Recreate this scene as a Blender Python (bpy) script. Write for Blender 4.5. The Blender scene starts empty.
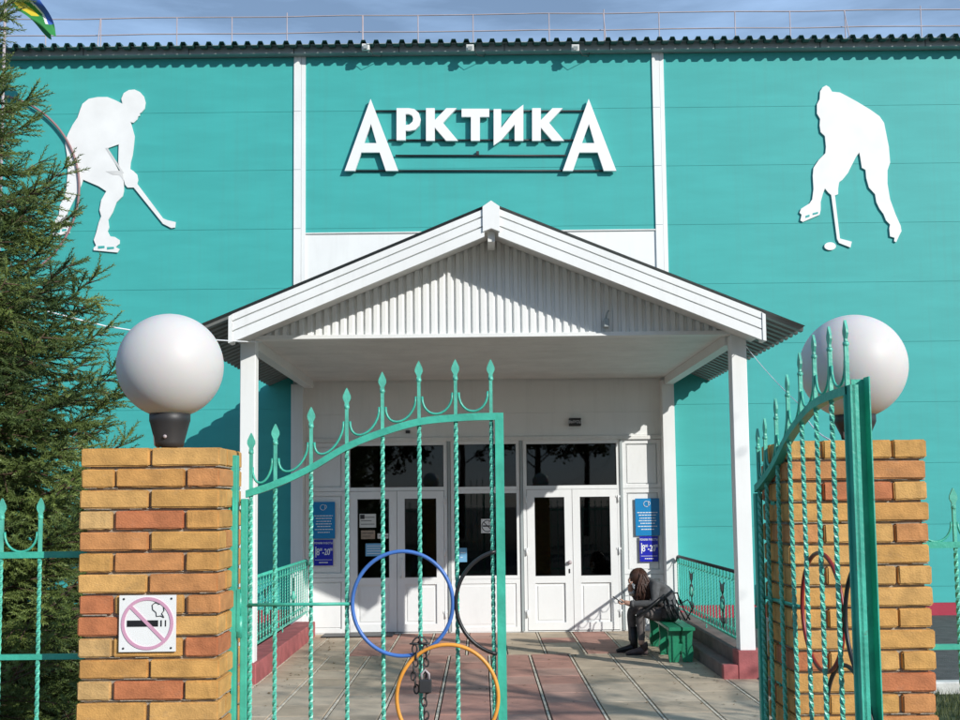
import bpy, bmesh, math, random
import numpy as np
from mathutils import Vector, Matrix
from mathutils.geometry import tessellate_polygon
random.seed(7); R_ = math.radians; PI = math.pi
C = bpy.context.scene.collection
scene = bpy.context.scene

# ------------------------------------------------------------------ camera, light, exposure
FPX, PITCH, ROLL, HOR, ZC = 1100.0, R_(4.6), 0.011, 503.0, 1.78
SH = HOR - 360 - FPX * math.tan(PITCH)
Fv = Vector((0, math.cos(PITCH), math.sin(PITCH))); Rv0 = Vector((1, 0, 0)); Uv0 = Rv0.cross(Fv)
Rv = Rv0 * math.cos(ROLL) - Uv0 * math.sin(ROLL); Uv = Rv0 * math.sin(ROLL) + Uv0 * math.cos(ROLL)
cd = bpy.data.cameras.new('camera'); cam = bpy.data.objects.new('camera', cd); C.objects.link(cam)
m = Matrix((Rv, Uv, -Fv)).transposed().to_4x4(); m.translation = Vector((0, 0, ZC)); cam.matrix_world = m
cd.sensor_width = 36; cd.lens = 36 * FPX / 960; cd.shift_y = SH / 960; cd.clip_end = 3000
scene.camera = cam
SUNV = Vector((0.96, -1.0, 0.66)).normalized()
sl = bpy.data.lights.new('sun', 'SUN'); sl.energy = 4.5; sl.angle = R_(0.5); sl.color = (1.0, 0.97, 0.92)
so = bpy.data.objects.new('sun', sl); C.objects.link(so); so.rotation_euler = SUNV.to_track_quat('Z', 'Y').to_euler()
so.location = (10, -10, 12)
w = bpy.data.worlds.new('World'); scene.world = w; w.use_nodes = True
nt = w.node_tree; nt.nodes.clear()
sky = nt.nodes.new('ShaderNodeTexSky'); sky.sky_type = 'NISHITA'; sky.sun_disc = False
sky.sun_elevation = math.asin(SUNV.z); sky.sun_rotation = math.atan2(SUNV.x, SUNV.y)
sky.air_density = 1.0; sky.dust_density = 0.2; sky.ozone_density = 2.0
bg = nt.nodes.new('ShaderNodeBackground'); bg.inputs[1].default_value = 0.074
wo = nt.nodes.new('ShaderNodeOutputWorld')
tc = nt.nodes.new('ShaderNodeTexCoord'); mp = nt.nodes.new('ShaderNodeMapping'); mp.inputs['Scale'].default_value = (1.2, 1.2, 7)
nz = nt.nodes.new('ShaderNodeTexNoise'); nz.inputs['Scale'].default_value = 2.6; nz.inputs['Detail'].default_value = 7; nz.inputs['Roughness'].default_value = .58
cr = nt.nodes.new('ShaderNodeValToRGB'); cr.color_ramp.elements[0].color = (.16, .16, .16, 1); cr.color_ramp.elements[0].position = .42; cr.color_ramp.elements[1].position = .72
cr.color_ramp.elements[1].color = (.42, .42, .42, 1)
mx = nt.nodes.new('ShaderNodeMixRGB'); mx.inputs[2].default_value = (11.5, 17.0, 25.5, 1)
nt.links.new(tc.outputs['Generated'], mp.inputs[0]); nt.links.new(mp.outputs[0], nz.inputs[0]); nt.links.new(nz.outputs[0], cr.inputs[0])
nt.links.new(cr.outputs[0], mx.inputs[0]); nt.links.new(sky.outputs[0], mx.inputs[1]); nt.links.new(mx.outputs[0], bg.inputs[0]); nt.links.new(bg.outputs[0], wo.inputs[0])
scene.view_settings.view_transform = 'Standard'; scene.view_settings.look = 'None'
scene.view_settings.exposure = 0.0; scene.view_settings.gamma = 1; scene.view_settings.use_curve_mapping = False

def W(px, py, Y):          # where the photo's point lies on the plane at depth Y
    d = Fv + Rv * ((px - 480) / FPX) - Uv * ((py - 360 - SH) / FPX)
    t = Y / d.y
    return d.x * t, ZC + d.z * t
def WX(px, py, Y): return W(px, py, Y)[0]
def WZ(px, py, Y): return W(px, py, Y)[1]

# ------------------------------------------------------------------ materials
def mat(name, col, rough=.6, var=.12, scale=3.0, bump=0.0, bscale=40, metal=0, spec=.5, col2=None, stretch=None, coat=0, thr=(.35, .7), dirt=0, dcol=(.12, .10, .08), dst=(5, 5, .35), dthr=(.5, .78)):
    M = bpy.data.materials.new(name); M.use_nodes = True; n = M.node_tree; b = n.nodes['Principled BSDF']
    b.inputs['Roughness'].default_value = rough; b.inputs['Metallic'].default_value = metal
    b.inputs['Specular IOR Level'].default_value = spec; b.inputs['Coat Weight'].default_value = coat
    t = n.nodes.new('ShaderNodeTexCoord'); mpn = n.nodes.new('ShaderNodeMapping'); n.links.new(t.outputs['Object'], mpn.inputs[0])
    if stretch: mpn.inputs['Scale'].default_value = stretch
    z = n.nodes.new('ShaderNodeTexNoise'); z.inputs['Scale'].default_value = scale; z.inputs['Detail'].default_value = 6
    n.links.new(mpn.outputs[0], z.inputs[0])
    r = n.nodes.new('ShaderNodeValToRGB'); r.color_ramp.elements[0].position = thr[0]; r.color_ramp.elements[1].position = thr[1]
    c2 = col2 if col2 else tuple(min(1, c * (1 + var)) for c in col); c1 = col if col2 else tuple(c * (1 - var) for c in col)
    r.color_ramp.elements[0].color = (*c1, 1); r.color_ramp.elements[1].color = (*c2, 1)
    n.links.new(z.outputs[0], r.inputs[0]); n.links.new(r.outputs[0], b.inputs['Base Color'])
    if dirt:      # rain streaks and grime with a shape of their own
        m2 = n.nodes.new('ShaderNodeMapping'); m2.inputs['Scale'].default_value = dst; n.links.new(t.outputs['Object'], m2.inputs[0])
        z3 = n.nodes.new('ShaderNodeTexNoise'); z3.inputs['Scale'].default_value = 1.7; z3.inputs['Detail'].default_value = 8; z3.inputs['Roughness'].default_value = .7; n.links.new(m2.outputs[0], z3.inputs[0])
        r3 = n.nodes.new('ShaderNodeMapRange'); r3.inputs[1].default_value = dthr[0]; r3.inputs[2].default_value = dthr[1]; r3.inputs[4].default_value = dirt; n.links.new(z3.outputs[0], r3.inputs[0])
        x3 = n.nodes.new('ShaderNodeMixRGB'); x3.inputs[2].default_value = (*dcol, 1); n.links.new(r3.outputs[0], x3.inputs[0]); n.links.new(r.outputs[0], x3.inputs[1]); n.links.new(x3.outputs[0], b.inputs['Base Color'])
    if bump:
        z2 = n.nodes.new('ShaderNodeTexNoise'); z2.inputs['Scale'].default_value = bscale; z2.inputs['Detail'].default_value = 5
        n.links.new(mpn.outputs[0], z2.inputs[0])
        bp = n.nodes.new('ShaderNodeBump'); bp.inputs['Strength'].default_value = bump; bp.inputs['Distance'].default_value = .01
        n.links.new(z2.outputs[0], bp.inputs['Height']); n.links.new(bp.outputs[0], b.inputs['Normal'])
    return M
TEAL = mat('teal_panel', (.055, .395, .37), .55, .05, 1.2, .05, 6, spec=.3, stretch=(1, 1, 5), dirt=.10, dst=(7, 7, .22))
WHITE = mat('white_panel', (.80, .81, .79), .5, .03, 1.5, .03, 30, dirt=.09, dst=(6, 6, .5))
WHITE_D = mat('white_aged', (.74, .74, .71), .55, .06, 2.5, .06, 30, dirt=.14)
PVC = mat('white_pvc', (.80, .81, .80), .3, .02, 2, dirt=.08, dst=(4, 4, 1.2))
LETTER = mat('sign_white', (.84, .84, .83), .45, .02, 2)
BOARD = mat('board_white', (.80, .80, .78), .55, .05, 3, .05, 20)
MINT = mat('mint_paint', (.10, .48, .36), .38, .2, 14, .25, 60, spec=.55, dirt=.5, dst=(9, 9, 9), dthr=(.62, .7), dcol=(.10, .05, .03))
MINT_S = mat('mint_paint_smooth', (.058, .43, .315), .38, .16, 12, .2, 60, spec=.5, dirt=.5, dst=(9, 9, 9), dthr=(.64, .7), dcol=(.10, .05, .03))
GREEN = mat('bench_green', (.012, .20, .10), .4, .2, 9, .15, 40)
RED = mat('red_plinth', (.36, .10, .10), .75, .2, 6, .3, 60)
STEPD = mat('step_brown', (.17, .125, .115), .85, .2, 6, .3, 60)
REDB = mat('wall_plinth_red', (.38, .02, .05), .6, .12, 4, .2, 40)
ROOFG = mat('roof_green_metal', (.035, .10, .09), .45, .15, 4, metal=.0)
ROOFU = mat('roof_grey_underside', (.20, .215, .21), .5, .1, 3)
GUT = mat('gutter_grey', (.34, .38, .38), .5, .08, 3)
DARKM = mat('dark_metal', (.03, .03, .032), .5, .2, 8)
RUST = mat('rusty_steel', (.10, .06, .055), .7, .3, 12)
GALV = mat('galvanised', (.42, .36, .37), .5, .1, 5)
CONC = mat('concrete', (.26, .245, .22), .9, .18, 5, .3, 60)
KERB = mat('kerb_white', (.62, .62, .58), .8, .15, 9, .3, 60)
ASPH = mat('asphalt', (.085, .083, .08), .95, .25, 6, .6, 160)
GRND = mat('earth_ground', (.10, .095, .07), .95, .3, 2, .5, 30)
LAWN = mat('lawn_soil', (.055, .07, .025), .95, .3, 3, .6, 50)
MORT = mat("mortar", (.36, .32, .26), .95, .2, 20, .6, 80)
bcols = [(.57, .305, .088), (.59, .33, .105), (.54, .275, .08), (.52, .23, .08), (.48, .165, .066), (.56, .345, .135)]
BRICK = [mat('brick_%s' % n, c, .85, .17, 16, .3, 130, stretch=(1, 1, 1.4), dirt=.28, dst=(8, 8, 14), dthr=(.57, .72), dcol=(.26, .20, .14)) for n, c in zip(('tan', 'sand', 'ochre', 'orange', 'terracotta', 'buff'), bcols)]
GLOBE = mat('lamp_glass', (.61, .60, .585), .5, .03, 2, spec=.35, dirt=.15, dst=(5, 5, 5), dthr=(.58, .8), dcol=(.3, .27, .22))
GLOBE.node_tree.nodes['Principled BSDF'].inputs['Subsurface Weight'].default_value = .6
GLOBE.node_tree.nodes['Principled BSDF'].inputs['Subsurface Scale'].default_value = .12
BLK = mat('black_paint', (.018, .018, .02), .4, .2, 10)
BLUE = mat('blue_paint', (.06, .17, .50), .4, .15, 10)
YEL = mat('yellow_paint', (.78, .33, .05), .4, .15, 10)
REDP = mat('ring_red', (.24, .02, .02), .4, .15, 10)
SIGNB = mat('sign_blue', (.008, .22, .50), .35, .06, 3)
SIGND = mat('sign_deep_blue', (.012, .018, .42), .35, .06, 3)
SIGNW = mat('sign_print_white', (.78, .80, .82), .5, .02, 3)
PINK = mat('sign_pink', (.62, .33, .45), .5, .03, 3)
PAPER = mat('paper', (.62, .62, .58), .7, .05, 5)
PAPB = mat('paper_blue', (.16, .40, .62), .7, .05, 5)
PAPR = mat('paper_brown', (.34, .26, .19), .7, .25, 20)
TILE_G = mat('tile_grey', (.48, .385, .275), .85, .16, 2.2, .35, 60, dirt=.34, dst=(2.2, 2.2, 2.2), dthr=(.5, .72))
TILE_G2 = mat('tile_beige', (.51, .42, .31), .85, .16, 2.2, .35, 60, dirt=.34, dst=(2.2, 2.2, 2.2), dthr=(.5, .72))
TILE_R = mat('tile_red', (.45, .235, .18), .85, .16, 2.2, .35, 60, dirt=.34, dst=(2.2, 2.2, 2.2), dthr=(.5, .72))
TILE_R2 = mat('tile_pink', (.46, .275, .215), .85, .16, 2.2, .35, 60, dirt=.34, dst=(2.2, 2.2, 2.2), dthr=(.5, .72))
JOINT = mat('tile_joint', (.07, .06, .05), .95, .2, 20)
JOINTL = mat('tile_light_joint', (.56, .50, .40), .9, .3, 12, thr=(.3, .6))
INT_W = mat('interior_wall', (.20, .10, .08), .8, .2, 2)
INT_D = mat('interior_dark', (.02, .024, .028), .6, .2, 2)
SKIN = mat('skin', (.50, .29, .21), .55, .05, 6)
COAT = mat('coat_grey', (.085, .087, .09), .9, .2, 30, .4, 150)
TROU = mat('trousers_grey', (.11, .095, .09), .9, .2, 30, .4, 150)
HAIR = mat('hair_brown', (.06, .026, .016), .5, .35, 30, .4, 120, stretch=(1, 1, .15))
SHOE = mat('shoe_mauve', (.09, .06, .06), .7, .15, 20)
LEATH = mat('black_leather', (.010, .010, .011), .45, .2, 20)
BARK = mat('bark', (.09, .055, .035), .95, .3, 12, .8, 40)
FLG, FLY, FLB, FLW = [mat('flag_' + n, c, .7, .1, 5) for n, c in (('green', (.02, .20, .04)), ('yellow', (.62, .48, .03)), ('blue', (.03, .10, .42)), ('white', (.7, .7, .72)))]

def foliage(name, c1, c2):
    M = mat(name, c1, .6, 0, 2.2, col2=c2, thr=(.35, .65))
    b = M.node_tree.nodes['Principled BSDF']; n = M.node_tree
    tr = n.nodes.new('ShaderNodeBsdfTranslucent'); ms = n.nodes.new('ShaderNodeMixShader'); ms.inputs[0].default_value = .18
    r = [x for x in n.nodes if x.type == 'VALTORGB'][0]; n.links.new(r.outputs[0], tr.inputs[0])
    o = n.nodes['Material Output']; n.links.new(b.outputs[0], ms.inputs[1]); n.links.new(tr.outputs[0], ms.inputs[2]); n.links.new(ms.outputs[0], o.inputs[0])
    return M
NEED = foliage('spruce_needles', (.050, .090, .024), (.19, .25, .06))
LEAF = foliage('leaves', (.05, .08, .02), (.12, .13, .03))
GRASS = foliage('grass_blades', (.06, .09, .02), (.14, .15, .05))

GLASS = bpy.data.materials.new('pane_glass'); GLASS.use_nodes = True
n = GLASS.node_tree; n.nodes.clear(); o_ = n.nodes.new('ShaderNodeOutputMaterial')
gl = n.nodes.new('ShaderNodeBsdfGlossy'); gl.inputs['Roughness'].default_value = .015; gl.inputs['Color'].default_value = (.9, .93, .93, 1)
trn = n.nodes.new('ShaderNodeBsdfTransparent'); trn.inputs[0].default_value = (.55, .55, .55, 1)
fr = n.nodes.new('ShaderNodeFresnel'); fr.inputs[0].default_value = 1.4
mm = n.nodes.new('ShaderNodeMixShader'); n.links.new(fr.outputs[0], mm.inputs[0]); n.links.new(trn.outputs[0], mm.inputs[1]); n.links.new(gl.outputs[0], mm.inputs[2]); n.links.new(mm.outputs[0], o_.inputs[0])

# ------------------------------------------------------------------ mesh builder
class MB:
    def __init__(s): s.v = []; s.f = []; s.mi = []; s.sm = []
    def add(s, vs, fs, mi=0, smooth=False):
        k = len(s.v); s.v += [tuple(v) for v in vs]; s.f += [tuple(i + k for i in f) for f in fs]; s.mi += [mi] * len(fs); s.sm += [smooth] * len(fs); return s
    def box(s, x0, x1, y0, y1, z0, z1, mi=0, bev=0, M=None):
        if bev:
            bm = bmesh.new(); bmesh.ops.create_cube(bm, size=1)
            for v in bm.verts: v.co = Vector(((x0 + x1) / 2 + v.co.x * (x1 - x0), (y0 + y1) / 2 + v.co.y * (y1 - y0), (z0 + z1) / 2 + v.co.z * (z1 - z0)))
            bmesh.ops.bevel(bm, geom=bm.edges[:], offset=bev, segments=1, affect='EDGES')
            vs = [v.co.copy() for v in bm.verts]; fs = [[v.index for v in f.verts] for f in bm.faces]; bm.free()
        else:
            vs = [Vector(p) for p in ((x0, y0, z0), (x1, y0, z0), (x1, y1, z0), (x0, y1, z0), (x0, y0, z1), (x1, y0, z1), (x1, y1, z1), (x0, y1, z1))]
            fs = [(0, 3, 2, 1), (4, 5, 6, 7), (0, 1, 5, 4), (1, 2, 6, 5), (2, 3, 7, 6), (3, 0, 4, 7)]
        if M: vs = [M @ v for v in vs]
        return s.add(vs, fs, mi)
    def prism(s, pts, y0, y1, mi=0):          # polygon in XZ extruded along Y
        tri = tessellate_polygon([[Vector((x, z, 0)) for x, z in pts]]); n_ = len(pts)
        vs = [(x, y0, z) for x, z in pts] + [(x, y1, z) for x, z in pts]
        fs = [tuple(t) for t in tri] + [tuple(i + n_ for i in t[::-1]) for t in tri] + [(i, (i + 1) % n_, (i + 1) % n_ + n_, i + n_) for i in range(n_)]
        return s.add(vs, fs, mi)
    def tube(s, pts, r, seg=8, mi=0, closed=False, cap=True, smooth=True):
        pts = [Vector(p) for p in pts]; n_ = len(pts); rs = r if isinstance(r, (list, tuple)) else [r] * n_
        vs = []; up = None
        for i, p in enumerate(pts):
            if closed: t = pts[(i + 1) % n_] - pts[i - 1]
            else: t = pts[min(i + 1, n_ - 1)] - pts[max(i - 1, 0)]
            t.normalize()
            if up is None: up = Vector((0, 0, 1)) if abs(t.z) < .9 else Vector((0, 1, 0))
            a = t.cross(up)
            if a.length < 1e-4: a = t.cross(Vector((1, 0, 0)))
            a.normalize(); b = a.cross(t); up = b
            vs += [p + (a * math.cos(2 * PI * k / seg) + b * math.sin(2 * PI * k / seg)) * rs[i] for k in range(seg)]
        fs = []
        for i in range(n_ if closed else n_ - 1):
            j = (i + 1) % n_
            fs += [(i * seg + k, i * seg + (k + 1) % seg, j * seg + (k + 1) % seg, j * seg + k) for k in range(seg)]
        if cap and not closed: fs += [tuple(range(seg))[::-1], tuple((n_ - 1) * seg + k for k in range(seg))]
        return s.add(vs, fs, mi, smooth)
    def lathe(s, c, prof, seg=32, mi=0, smooth=True):
        vs = []; fs = []
        for r, z in prof: vs += [(c[0] + r * math.cos(2 * PI * k / seg), c[1] + r * math.sin(2 * PI * k / seg), c[2] + z) for k in range(seg)]
        for i in range(len(prof) - 1): fs += [(i * seg + k, i * seg + (k + 1) % seg, (i + 1) * seg + (k + 1) % seg, (i + 1) * seg + k) for k in range(seg)]
        fs += [tuple(range(seg))[::-1], tuple((len(prof) - 1) * seg + k for k in range(seg))]
        return s.add(vs, fs, mi, smooth)
    def twist(s, x, y, z0, z1, a=.0075, turn=.11, mi=0, axis='z', ph=0):
        st = turn / 12; n_ = max(2, int((z1 - z0) / st)); vs = []
        for i in range(n_ + 1):
            z = z0 + (z1 - z0) * i / n_; th = ph + 2 * PI * (z - z0) / turn
            for k in range(4):
                q = th + PI / 4 + k * PI / 2; vs.append((x + a * 1.414 * math.cos(q), y + a * 1.414 * math.sin(q), z))
        fs = [(i * 4 + k, i * 4 + (k + 1) % 4, i * 4 + 4 + (k + 1) % 4, i * 4 + 4 + k) for i in range(n_) for k in range(4)] + [(3, 2, 1, 0), tuple(n_ * 4 + k for k in range(4))]
        return s.add(vs, fs, mi)
    def build(s, name, mats, parent=None, M=None):
        me = bpy.data.meshes.new(name)
        vs = s.v if M is None else [tuple(M @ Vector(v)) for v in s.v]
        me.from_pydata(vs, [], s.f); me.update()
        for m_ in (mats if isinstance(mats, (list, tuple)) else [mats]): me.materials.append(m_)
        me.polygons.foreach_set('material_index', s.mi); me.polygons.foreach_set('use_smooth', s.sm)
        bm = bmesh.new(); bm.from_mesh(me); bmesh.ops.recalc_face_normals(bm, faces=bm.faces) if len(s.f) < 60000 else None; bm.to_mesh(me); bm.free()
        o = bpy.data.objects.new(name, me); C.objects.link(o)
        if parent: o.parent = parent; o.matrix_parent_inverse = Matrix.Translation(parent.location).inverted() if parent.type == 'EMPTY' else parent.matrix_world.inverted()
        return o
def tag(o, label, cat, group=None):
    o['label'] = label; o['category'] = cat
    if group: o['group'] = group
    return o
def thing(name, label, cat, loc=(0, 0, 0), group=None):
    o = bpy.data.objects.new(name, None); C.objects.link(o); o.location = loc; o.empty_display_size = .2
    return tag(o, label, cat, group)
def struct(o, kind='structure'): o['kind'] = kind; return o
def copy_tree(o, dx, parent=None, top=True):
    c = o.copy(); C.objects.link(c)
    if top: c.location = o.location + Vector(dx)
    if parent: c.parent = parent
    for ch in list(o.children): copy_tree(ch, dx, c, False)
    return c
def text_part(name, s, size, x, z, y, mat_, parent, align='CENTER', sx=1, bold=0):
    cu = bpy.data.curves.new(name, 'FONT'); cu.body = s; cu.size = size; cu.align_x = align; cu.align_y = 'CENTER'; cu.offset = bold; cu.extrude = .0004
    t = bpy.data.objects.new(name, cu); C.objects.link(t); dg = bpy.context.evaluated_depsgraph_get(); dg.update()
    me = bpy.data.meshes.new_from_object(t.evaluated_get(dg)); bpy.data.objects.remove(t)
    me.transform(Matrix.Translation((x, y, z)) @ Matrix.Rotation(PI / 2, 4, 'X') @ Matrix.Scale(sx, 4, (1, 0, 0)))
    me.materials.clear(); me.materials.append(mat_)
    o = bpy.data.objects.new(name, me); C.objects.link(o)
    if parent: o.parent = parent; o.matrix_parent_inverse = Matrix.Translation(parent.location).inverted()
    return o

# ------------------------------------------------------------------ depths (metres from the camera)
YW = 15.35      # hall front wall
YC = 11.3       # front columns of the porch
YF = 10.78      # front edge of the porch roof
YP = 4.04       # front face of the gate pillars
YG = 4.28       # gate and fence line
def wx(px, py=520): return WX(px, py, YW)
def wz(py, px=480): return WZ(px, py, YW)

# ------------------------------------------------------------------ ground
g = MB(); g.add([(-400, -400, -.06), (400, -400, -.06), (400, 600, -.06), (-400, 600, -.06)], [(0, 1, 2, 3)]); struct(g.build('ground', GRND))
g = MB(); g.box(-14, 14, -6, 3.7, -.055, 0.0); struct(g.build('pavement', ASPH))
for sx in (-1, 1):
    xa, xb = (-22, -2.86) if sx < 0 else (2.98, 22)
    g = MB(); g.box(xa, xb, 9.75, YW + .3, -.05, .17); struct(g.build('asphalt_yard', ASPH))
    g = MB(); g.box(xa, xb, 9.62, 9.745, -.05, .20, bev=.012); struct(g.build('kerb', KERB))
    g = MB(); g.box(xa, xb, 4.5, 9.615, -.05, .10); struct(g.build('lawn', LAWN))
# paving: rows of slabs, paired joints running towards the doors
pv = MB(); base = MB(); base.box(-2.84, 2.96, 3.72, YW - .01, -.055, -.022)
struct(base.build('paving_bed', JOINT))
rnd = random.Random(3)
def row(y0, y1, off, redfn):
    x = -2.84 + off - .47; j = 0
    while x < 2.96:
        a, b = max(x + .022, -2.84), min(x + .47 - .022, 2.96)
        if b - a > .03:
            y = y0; c = (a + b) / 2
            base_red = redfn(c)
            while y < y1 - .01:
                ye = min(y + .51, y1)
                r = base_red if rnd.random() > .025 else not base_red
                mi = (2 if rnd.random() < .6 else 3) if r else (0 if rnd.random() < .6 else 1)
                dz = rnd.uniform(-.002, .002)
                pv.box(a, b, y + .003, ye - .003, -.02, 0 + dz, mi, bev=.003); y = ye
        if -2.8 < x < 2.9: pv.box(x - .010, x + .010, y0, y1, -.02, -.003, 4)
        x += .47
row(13.15, YW - .02, .30, lambda c: -1.5 < c < .25 or 1.25 < c < 1.75)
row(8.45, 13.13, .10, lambda c: -.75 < c < 1.1)
row(3.75, 8.43, .33, lambda c: -.9 < c < .9)
struct(pv.build('paving', [TILE_G, TILE_G2, TILE_R, TILE_R2, JOINTL]))

# ------------------------------------------------------------------ hall
hall = thing('sports_hall', 'large teal panel-clad sports hall with white entrance wall behind the porch', 'building', (0, YW, 0))
XB0, XB1 = wx(299.5, 330), wx(664, 330)       # white vertical bands
bw = .083
ZE = WZ(480, 51.3, YW - .14)
zs0 = WZ(180, 113, YW); zs = [zs0 - .8535 * k for k in range(-2, 10)]
zs = [z for z in zs if .3 < z < ZE - .05]
def bay(x0, x1, zlo, zhi, mi, seams, mb):
    cuts = [zlo] + sorted([z for z in seams if zlo + .02 < z < zhi - .02]) + [zhi]
    for a, b in zip(cuts[:-1], cuts[1:]): mb.box(x0, x1, YW, YW + .1, a + .002, b - .002, mi)
    mb.box(x0, x1, YW + .007, YW + .095, zlo, zhi, mi)
b_ = MB(); bay(-20, XB0 - bw, .34, ZE, 0, zs, b_); b_.build('wall', TEAL, hall)
b_ = MB(); bay(XB1 + bw, 20, .34, ZE, 0, zs, b_); b_.build('wall', TEAL, hall)
ZWP = wz(231.5)
b_ = MB(); bay(XB0 + bw, XB1 - bw, ZWP + .005, ZE, 0, zs, b_); b_.build('wall', TEAL, hall)
ZT = wz(441)      # top of the glazed entrance
b_ = MB(); bay(XB0 + bw, XB1 - bw, ZT, ZWP - .012, 0, [wz(300), wz(381), wz(413.5), wz(436.5)], b_); b_.build('entrance_panel', WHITE, hall)
b_ = MB(); b_.box(XB0 + bw, XB1 - bw, YW - .02, YW + .02, ZWP - .012, ZWP + .005); b_.build('trim_strip', WHITE_D, hall)
for xc in (XB0, XB1):
    b_ = MB(); b_.box(xc - bw, xc + bw * .25, YW - .025, YW + .1, 3.45, ZE); b_.box(xc + bw * .25 + .004, xc + bw, YW - .02, YW + .1, 3.45, ZE)
    b_.box(xc - bw, xc + bw, YW - .2, YW + .05, 0, 3.45, bev=.004)
    for z in zs:
        b_.box(xc - bw - .001, xc + bw * .25 - .004, YW - .027, YW - .022, z - .003, z + .003, 1)
    b_.build('vertical_band', [WHITE, GUT], hall)
b_ = MB(); b_.box(-20, XB0 - bw - .002, YW - .03, YW + .09, -.05, .34); b_.build('plinth', REDB, hall)
b_ = MB(); b_.box(XB1 + bw + .002, 20, YW - .03, YW + .09, -.05, .34); b_.build('plinth', REDB, hall)
# eave: box gutter and corrugated sheet
b_ = MB(); b_.box(-20, 20, YW - .14, YW + .05, ZE + .002, ZE + .105); b_.box(-20, 20, YW - .19, YW + .05, ZE + .107, ZE + .115)
for k in range(-13, 14): b_.box(k * 1.5 + .4, k * 1.5 + .41, YW - .144, YW - .13, ZE + .002, ZE + .106, 1)
b_.build('gutter', [GUT, DARKM], hall)
ZR0 = WZ(480, 43, YW - .29) + .062
def corr(mb, u0, u1, period, depth, fn, thick=.004, mi=0):
    """trapezoid sheet: u across the ribs; fn(u, h, end) gives the point at either end of a rib"""
    prof = []; u = u0
    while u < u1:
        for du, h in ((0, 0), (.30, 0), (.42, 1), (.88, 1), (1.0, 0)):
            if not (du == 0 and prof): prof.append((u + du * period, h * depth))
        u += period
    vs = []; n_ = len(prof)
    for t in (0, thick):
        for e in (0, 1):
            for uu, h in prof: vs.append(fn(uu, h + t, e))
    fs = []
    for i in range(n_ - 1):
        fs += [(i, i + 1, n_ + i + 1, n_ + i), (2 * n_ + i, 3 * n_ + i, 3 * n_ + i + 1, 2 * n_ + i + 1), (i, 2 * n_ + i, 2 * n_ + i + 1, i + 1), (n_ + i, n_ + i + 1, 3 * n_ + i + 1, 3 * n_ + i)]
    return mb.add(vs, fs, mi)
b_ = MB(); corr(b_, -20, 20, .182, -.062, lambda u, h, e: (u, (YW - .29, YW + 9)[e], ZR0 + h + (0, .75)[e])); b_.build('roof', ROOFG, hall)
b_ = MB(); b_.box(-20, 20, YW + 9, YW + 9.2, 0, ZE + .8); b_.box(-20.1, -20, YW, YW + 9.2, 0, ZE + .1); b_.box(20, 20.1, YW, YW + 9.2, 0, ZE + .1); b_.build('rear_wall', TEAL, hall)

# glazed entrance
Zsm = wz(490); Zb = .015
def frame_rect(mb, x0, x1, z0, z1, wd, y0, y1, mi=0):
    mb.box(x0, x1, y0, y1, z1 - wd, z1, mi); mb.box(x0, x1, y0, y1, z0, z0 + wd, mi)
    mb.box(x0, x0 + wd, y0 + .001, y1 - .001, z0 + wd, z1 - wd, mi); mb.box(x1 - wd, x1, y0 + .001, y1 - .001, z0 + wd, z1 - wd, mi)
def pane(parent, x0, x1, z0, z1, y): MB().box(x0, x1, y, y + .006, z0, z1).build('pane', GLASS, parent)
def panel_section(x0, x1, parent):     # solid white infill beside the doors
    b = MB(); zz = [Zb, wz(576), wz(490), ZT]
    b.box(x0, x1, YW + .03, YW + .08, Zb, ZT)
    for a, c in zip(zz[:-1], zz[1:]): frame_rect(b, x0 + .002, x1 - .002, a + .002, c - .004, .055, YW - .002, YW + .03)
    for a, c in zip(zz[:-1], zz[1:]): b.box(x0 + .075, x1 - .075, YW + .012, YW + .029, a + .075, c - .078)
    b.build('infill_panel', PVC, parent)
panel_section(XB0 + bw + .002, wx(346) - .002, hall); panel_section(wx(623) + .002, XB1 - bw - .002, hall)
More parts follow.
